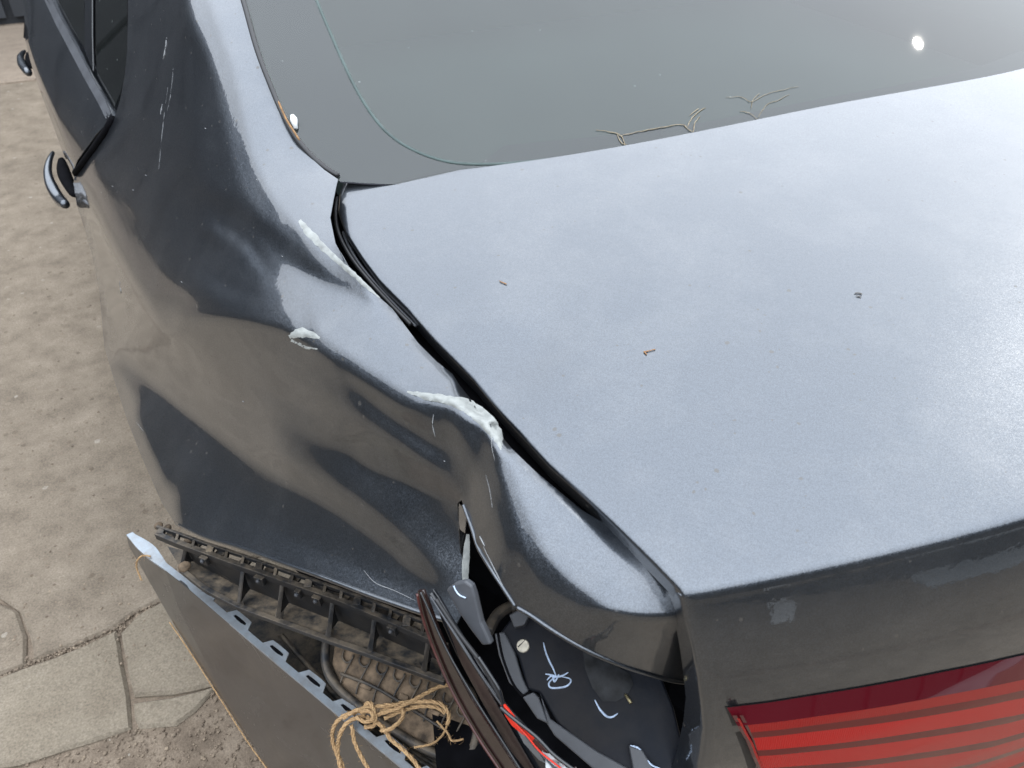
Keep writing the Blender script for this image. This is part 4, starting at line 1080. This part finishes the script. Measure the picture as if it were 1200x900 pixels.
# pocket floors, backs and dividers
div = [216, 283, 329, 388, 437, 500, 522]
for a, b in zip(div[:-1], div[1:]):
    prism_mesh('pocket_floor', [bl_pt(a+2, 0, -.001), bl_pt(b-2, 0, -.001), P(b-3, (at_line(BM, b)+at_line(BL, b))/2-2, z=bz(b)-.050), P(a+6, (at_line(BM, a)+at_line(BL, a))/2-2, z=bz(a)-.050)], np.array([0, 0, -.003]), PLASTIC_DUSTY, brk)
    prism_mesh('pocket_back', [bm_pt(a, 2, -.002), bm_pt(b, 2, -.002), P(b-1, (at_line(BM, b)+at_line(BL, b))/2, z=bz(b)-.050), P(a+4, (at_line(BM, a)+at_line(BL, a))/2, z=bz(a)-.050)], np.array([.001, .003, 0]), PLASTIC, brk)
for u in div:
    a, b = bm_pt(u, 3, -.003), bl_pt(u-5, -1, .002)
    e_ = bm_pt(u+10)-bm_pt(u); e_ = e_/np.linalg.norm(e_)
    prism_mesh('divider', [a-e_*.003, a+e_*.003, b+e_*.003, b-e_*.003, (a+b)/2+np.array([.01, .01, -.02])], e_*.002, PLASTIC, brk)
for u, w_ in ((240, .012), (305, .014), (350, .008), (372, .012), (460, .012)):   # square clip housings hung on the main rail
    q = bm_pt(u, 8, -.004); e_ = bm_pt(u+10)-bm_pt(u); e_ = e_/np.linalg.norm(e_)
    sweep('clip_housing', [q-e_*w_/2, q+e_*w_/2], .006, .012, PLASTIC, brk, bev=.001)
    bm = bmesh.new(); bmesh.ops.create_icosphere(bm, subdivisions=2, radius=.0028)
    for v in bm.verts: v.co += Vector(q+np.array([-.003, -.003, .003]))
    frombm('rivet', bm, PLASTIC_GREY, brk, smooth=True)
# knob at the front end, stones of dirt on the bracket
for (u, v, r) in ((186, 616, .006), (197, 618, .005), (221, 633, .006), (216, 664, .008)):
    bm = bmesh.new(); bmesh.ops.create_icosphere(bm, subdivisions=2, radius=r)
    q = P(u, v, z=bz(u))
    for w__ in bm.verts: w__.co = Vector((w__.co.x, w__.co.y, w__.co.z*.6))*(1+.25*noise.noise(w__.co*300))+Vector(q)
    frombm('dirt_lump', bm, ABSORB, brk, smooth=True)
# dusty absorber block with its frame and wiry ribs
AN = np.array([-.25, -.25, .93]); AP = P(460, 820, z=.60)
def ap(u, v, off=0): return PL(u, v, AP, AN)+AN*off
ab = bpy.data.objects.new('crash_absorber', None); col.objects.link(ab); ab.parent = car
prism_mesh('foam_block', [ap(u, v) for u, v in [(392, 752), (440, 762), (520, 792), (548, 820), (554, 850), (548, 876), (528, 882), (490, 868), (440, 838), (400, 805), (388, 778)]], -AN*.05, ABSORB, ab, bev=.004)
tube('absorber_frame', [ap(u, v, .004) for u, v in catmull([(384, 750), (383, 780), (398, 808), (440, 842), (490, 874), (530, 890), (552, 882), (560, 852), (556, 822), (542, 800), (520, 785)], 6)], .0055, PLASTIC, ab, seg=8)
tube('absorber_frame', [ap(u, v, .003) for u, v in catmull([(400, 790), (440, 806), (480, 830), (520, 856), (540, 880)], 6)], .0022, PLASTIC, ab, seg=6)
for k, (u, v) in enumerate([(404, 763), (424, 768), (444, 777), (464, 785), (483, 792), (503, 800), (522, 812), (538, 826)]):
    pts = [(u, v), (u-2, v+8), (u+3, v+14), (u+9, v+11), (u+11, v+5)]
    tube('wire_rib', [ap(a, b, .003) for a, b in catmull(pts, 5)], .0013, PLASTIC, ab, seg=6)
    pts = [(u+9, v+11), (u+3, v+22), (u-3, v+34), (u-6, v+46)]
    tube('wire_rib', [ap(a, b, .003) for a, b in catmull(pts, 5)], .0012, PLASTIC, ab, seg=6)
for u, v, wdt, hgt in ((425, 800, 12, 10), (470, 812, 10, 12), (505, 830, 12, 10), (520, 856, 10, 12)):
    prism_mesh('foam_rib', [ap(u, v, .004), ap(u+wdt, v+wdt*.5, .004), ap(u+wdt-3, v+hgt, .004), ap(u-3, v+hgt-5, .004)], -AN*.01, ABSORB, ab, bev=.001)
# black sheet low down, put in to keep the gap dark
mesh('dark_gap_sheet', [P(u, v, z=.44) for u, v in [(196, 640), (560, 740), (760, 1000), (500, 1000), (330, 860)]], [(0, 1, 2, 3, 4)], PLASTIC, car)
for pts in ([(330, 745), (370, 790), (430, 850), (520, 910)], [(440, 850), (490, 885), (560, 925)], [(590, 880), (575, 905), (560, 930)], [(480, 880), (520, 895), (545, 893), (585, 905)]):
    tube('cable', [P(u, v, z=.56) for u, v in catmull(pts, 6)], .004, PLASTIC, car, seg=8)

# --- the loose bumper cover
bp = empty('bumper_cover', 'loose grey bumper cover with slotted flange tied on with brown twine', 'bumper')
ZB = .60
EP = [(148, 627), (160, 642), (175, 656), (193, 668), (212, 683), (232, 700), (300, 758), (350, 800), (395, 838), (470, 900), (560, 975)]
e3 = [P(u, v, z=ZB) for u, v in EP]
ed = np.array(resample(e3, .006)); sarc = np.r_[0, np.cumsum(np.linalg.norm(np.diff(ed, axis=0), axis=1))]
def earc(s): return np.array([np.interp(s, sarc, ed[:, k]) for k in range(3)])
def etan(s):
    t = earc(s+.01)-earc(s-.01); return t/np.linalg.norm(t)
def fl(s, wd, dz=0):
    t = etan(s); n = np.array([-t[1], t[0], 0]); n = n if n[0] > 0 else -n
    return earc(s)+n*wd+np.array([0, 0, dz])
smax = sarc[-1]; ss = np.linspace(.001, smax, 90)
def fw(s): return .0085 if s > .09 else .0085+.009*math.sin(math.pi*min(1, max(0, (s-.005))/.085))
sN = len(ss)
top = [fl(s, 0) for s in ss]; inn = [fl(s, fw(s), -.001) for s in ss]
bm = bmesh.new(); A1 = [bm.verts.new(p) for p in top]; B1 = [bm.verts.new(p) for p in inn]
for i in range(sN-1): bm.faces.new((A1[i], A1[i+1], B1[i+1], B1[i]))
bmesh.ops.recalc_face_normals(bm, faces=bm.faces[:])
fo_ = frombm('flange', bm, FLANGE, bp); solid(fo_, .0028, 0); bevel(fo_, .0006)
slot_px = [(239, 697), (279, 729), (320, 763), (363, 801), (403, 835), (458, 882), (500, 918)]
tabme = None
for (u, v) in slot_px:
    q = P(u, v, z=ZB); s = float(sarc[((ed-q)**2).sum(1).argmin()])
    def tp(x, y): return fl(s+x, .0086+y, -.001)
    outer = [(-.0225, 0), (-.0155, .0105), (-.005, .0110), (.005, .0110), (.0145, .0105), (.0205, 0), (.005, -.0002), (-.005, -.0002)]
    innr = [(-.0125, .0025), (-.0110, .0055), (-.004, .0060), (.004, .0060), (.0105, .0055), (.0120, .0025), (.004, .0012), (-.004, .0012)]
    bm = bmesh.new(); O_ = [bm.verts.new(tp(*k)+np.array([0, 0, .0001])) for k in outer]; I_ = [bm.verts.new(tp(*k)+np.array([0, 0, .0001])) for k in innr]
    for i in range(8): bm.faces.new((O_[i], O_[(i+1) % 8], I_[(i+1) % 8], I_[i]))
    bmesh.ops.recalc_face_normals(bm, faces=bm.faces[:])
    o = frombm('slotted_tab', bm, FLANGE, bp); solid(o, .0022, 0); bevel(o, .0004)
    prism_mesh('slot_shade', [tp(*k)+np.array([0, 0, .0002]) for k in innr], np.array([0, 0, -.0020]), BLACK, o)  # black plug standing in for the dark inside the open slot
# skin: main face and front face meeting at the upright fold
eM = e3[-1]-e3[3]; eM = eM/np.linalg.norm(eM); MN = np.cross(eM, np.array([-.10, -.03, -1.0])); MN = MN/np.linalg.norm(MN)
if MN[0] > 0: MN = -MN
MPn = e3[3]
def mpt(u, v): return PL(u, v, MPn, MN)
fold = [(193, 668), (213, 712), (240, 773), (277, 840), (318, 905), (350, 950)]
f3 = [mpt(u, v) for u, v in fold]
def mainfn(u, v): 
    p = mpt(u, v); return p
mo = [EP[k] for k in range(3, len(EP))]+[(640, 1100), (430, 1100)]+fold[::-1][:-1]
# use the flange edge itself for the top so both meet
vs2, fs2 = triangulate(mo, 14, 10)
v3 = []
for u, v in vs2:
    p = mpt(u, v); v3.append(p+MN*.006*noise.noise(Vector((u*.012, v*.012, 0)))*min(1, max(0, (ZB-p[2])/.05)))
sk = mesh('bumper_skin', v3, facecam(v3, fs2), BUMPER, bp, smooth=True); solid(sk, .003)
P3 = [e3[0], f3[0], f3[3]]; FN = np.cross(P3[1]-P3[0], P3[2]-P3[0]); FN = FN/np.linalg.norm(FN)
if FN@(CAM-e3[0]) < 0: FN = -FN
fo2 = [EP[0], EP[1], EP[2]]+fold+[(330, 930), (318, 899), (290, 866), (262, 822), (225, 766), (198, 722), (181, 692), (165, 664), (151, 640)]
vs2, fs2 = triangulate(fo2, 9, 8); foldA = np.array(resample(fold, 6)); 
v3 = []
for u, v in vs2:
    p = PL(u, v, e3[0], FN); dd = min(1.0, math.sqrt(((foldA-np.array((u, v)))**2).sum(1).min())/12)
    v3.append(p*dd+mpt(u, v)*(1-dd))
sk2 = mesh('bumper_skin', v3, facecam(v3, fs2), BUMPER, bp, smooth=True, label='folded front end of the bumper skin'); solid(sk2, .003)

# --- twine
def twine_strand(pts, r, parent, turns=120, name='strand', fuzz=70, seed=0):
    c = catmull(pts, 9); c = resample(c, .0018) if False else c
    c = [np.array(p) for p in c]; n = len(c); rnd = random.Random(seed)
    # wobble
    bm = bmesh.new(); acc = [0]
    for a, b in zip(c[:-1], c[1:]): acc.append(acc[-1]+np.linalg.norm(b-a))
    m = max(8, int(acc[-1]/.0016)); ar = np.linspace(0, acc[-1], m)
    cc_ = np.array([[np.interp(s, acc, [q[k] for q in c]) for k in range(3)] for s in ar])
    for i in range(m):
        for k in range(3): cc_[i, k] += .0007*noise.noise(Vector((ar[i]*60, k*9.1, seed)))
    for ph in (0, math.pi*2/3, math.pi*4/3):
        pp = []
        for i in range(m):
            t = cc_[min(i+1, m-1)]-cc_[max(i-1, 0)]; t = t/(np.linalg.norm(t)+1e-9); s1 = np.cross(t, (.2, .1, 1)); s1 /= np.linalg.norm(s1); s2 = np.cross(t, s1)
            an = ar[i]*turns*2+ph; pp.append(cc_[i]+(s1*math.cos(an)+s2*math.sin(an))*r*.5)
        tube_mesh(pp, r*.62, 5, bm=bm)
    for k in range(int(fuzz*acc[-1]/.05)):
        i = rnd.randrange(m); d0 = np.array([rnd.gauss(0, 1), rnd.gauss(0, 1), rnd.gauss(0, 1)]); d0 /= np.linalg.norm(d0); d1 = d0+np.array([rnd.gauss(0, .6) for _ in range(3)])
        L0 = rnd.uniform(.002, .006); tube_mesh([cc_[i], cc_[i]+d0*L0*.6, cc_[i]+d0*L0*.6+d1*L0*.4], .00011, 3, bm=bm, cap=False)
    return frombm(name, bm, TWINE, parent, smooth=True)
def tz(lst): return [P(u, v, z=z) for u, v, z in lst]
tw = empty('twine', 'brown jute twine knotted around the pale slotted flange with loose looped ends', 'twine')
TS = [
 [(425, 832, .612), (405, 838, .615), (392, 850, .606), (390, 870, .58), (400, 895, .56), (412, 930, .54)],
 [(428, 838, .614), (408, 846, .612), (398, 862, .60), (396, 885, .57), (404, 920, .55)],
 [(412, 850, .61), (415, 868, .595), (424, 888, .58), (440, 915, .56)],
 [(430, 840, .618), (446, 850, .618), (458, 866, .612), (478, 884, .61), (500, 912, .608)],
 [(402, 842, .614), (418, 832, .620), (440, 828, .622), (462, 826, .622), (472, 832, .622), (470, 844, .622), (458, 854, .622), (446, 856, .618)],
 [(426, 834, .618), (430, 824, .622), (436, 826, .624), (440, 838, .624), (438, 850, .618), (428, 852, .61)],
 [(440, 838, .622), (460, 832, .625), (482, 822, .626), (500, 812, .626), (518, 804, .626), (536, 802, .626)],
 [(446, 834, .618), (470, 824, .622), (500, 822, .624), (518, 826, .622), (526, 838, .616), (524, 850, .61)],
 [(450, 842, .615), (480, 830, .618), (508, 828, .618), (522, 836, .612)],
 [(418, 840, .622), (428, 846, .625), (438, 842, .625), (434, 834, .624), (422, 834, .622)],
 [(524, 850, .612), (518, 862, .61), (505, 872, .61), (485, 876, .61)],
 [(512, 845, .61), (524, 858, .612), (530, 868, .612), (543, 866, .612)],
]
for k, q in enumerate(TS): twine_strand(tz(q), 0.0023 if k < 10 else .0012, tw, seed=k+1)
tw2 = empty('twine', 'single turn of brown twine wrapped round the pointed front tip of the bumper', 'twine')
twine_strand(tz([(177, 652, .603), (168, 651, .606), (162, 655, .603), (160, 665, .585), (166, 680, .57)]), .0011, tw2, seed=31)
twine_strand([PL(u, v, e3[0], FN)+FN*.002 for u, v in [(200, 728), (228, 769), (262, 822), (290, 866), (316, 902)]], .0009, tw2, seed=33, fuzz=8)

# --- dry plant bits lying on the glass and the lid
ROOT = simple('dry_plant', (.24, .20, .135), .9, vs=300, var=.4)
def gp2(u, v, off=.001): return PS(u, v, S_glass)+np.array([0, -.4, .9])*off
def bits(name, label, cat, curves, fn, mat, r):
    t = empty(name, label, cat)
    for c_ in curves:
        cc = catmull(c_, 5); n = len(cc)
        tube('stem', [fn(p[0]+.6*noise.noise(Vector((p[0]*.3, p[1]*.3, 1))), p[1]+.8*noise.noise(Vector((p[0]*.3, p[1]*.3, 5)))) for p in cc], [r*(.45+.7*abs(noise.noise(Vector((k*.5, p[0], 0))))+.3*math.sin(math.pi*k/n)) for k, p in enumerate(cc)], mat, t, seg=5)
    return t
bits('dry_root', 'pale branching dry root stuck to the glass above the boot edge', 'plant debris',
     [[(698, 153), (713, 155), (725, 158), (730, 164), (732, 172)], [(722, 156), (728, 168), (734, 170)], [(725, 160), (735, 158), (748, 155), (770, 151), (790, 147), (800, 147), (806, 152), (812, 156)], [(805, 150), (810, 140), (818, 132), (826, 127)], [(808, 136), (818, 128)], [(812, 156), (814, 145), (820, 137)]], gp2, ROOT, .0006)
bits('dry_root', 'smaller thin dry root on the glass right of the larger one', 'plant debris',
     [[(867, 131), (875, 132), (882, 136), (888, 141)], [(888, 138), (893, 130), (900, 122), (912, 118), (925, 111)], [(850, 115), (868, 114), (880, 120), (895, 112), (908, 108), (935, 102)], [(880, 128), (882, 118), (890, 110)]], gp2, ROOT, .00038)
lp = lambda u, v: PS(u, v)+np.array([0, 0, .0008])
TWG = simple('brown_twig', (.25, .12, .04), .9)
bits('twig', 'tiny orange brown twig on the boot lid, the one nearer the window', 'twig', [[(585, 330), (589, 332), (594, 334)]], lp, TWG, .0006)
bits('twig', 'tiny brown twig at the middle of the boot lid', 'twig', [[(754, 413), (760, 412), (768, 410)], [(754, 413), (758, 416)]], lp, TWG, .0005)
bits('twig', 'tiny dark seed husk on the boot lid toward its right side', 'twig', [[(1001, 345), (1006, 344), (1010, 346)], [(1003, 347), (1009, 349)]], lp, simple('dark_seed', (.10, .09, .08), .9), .0006)
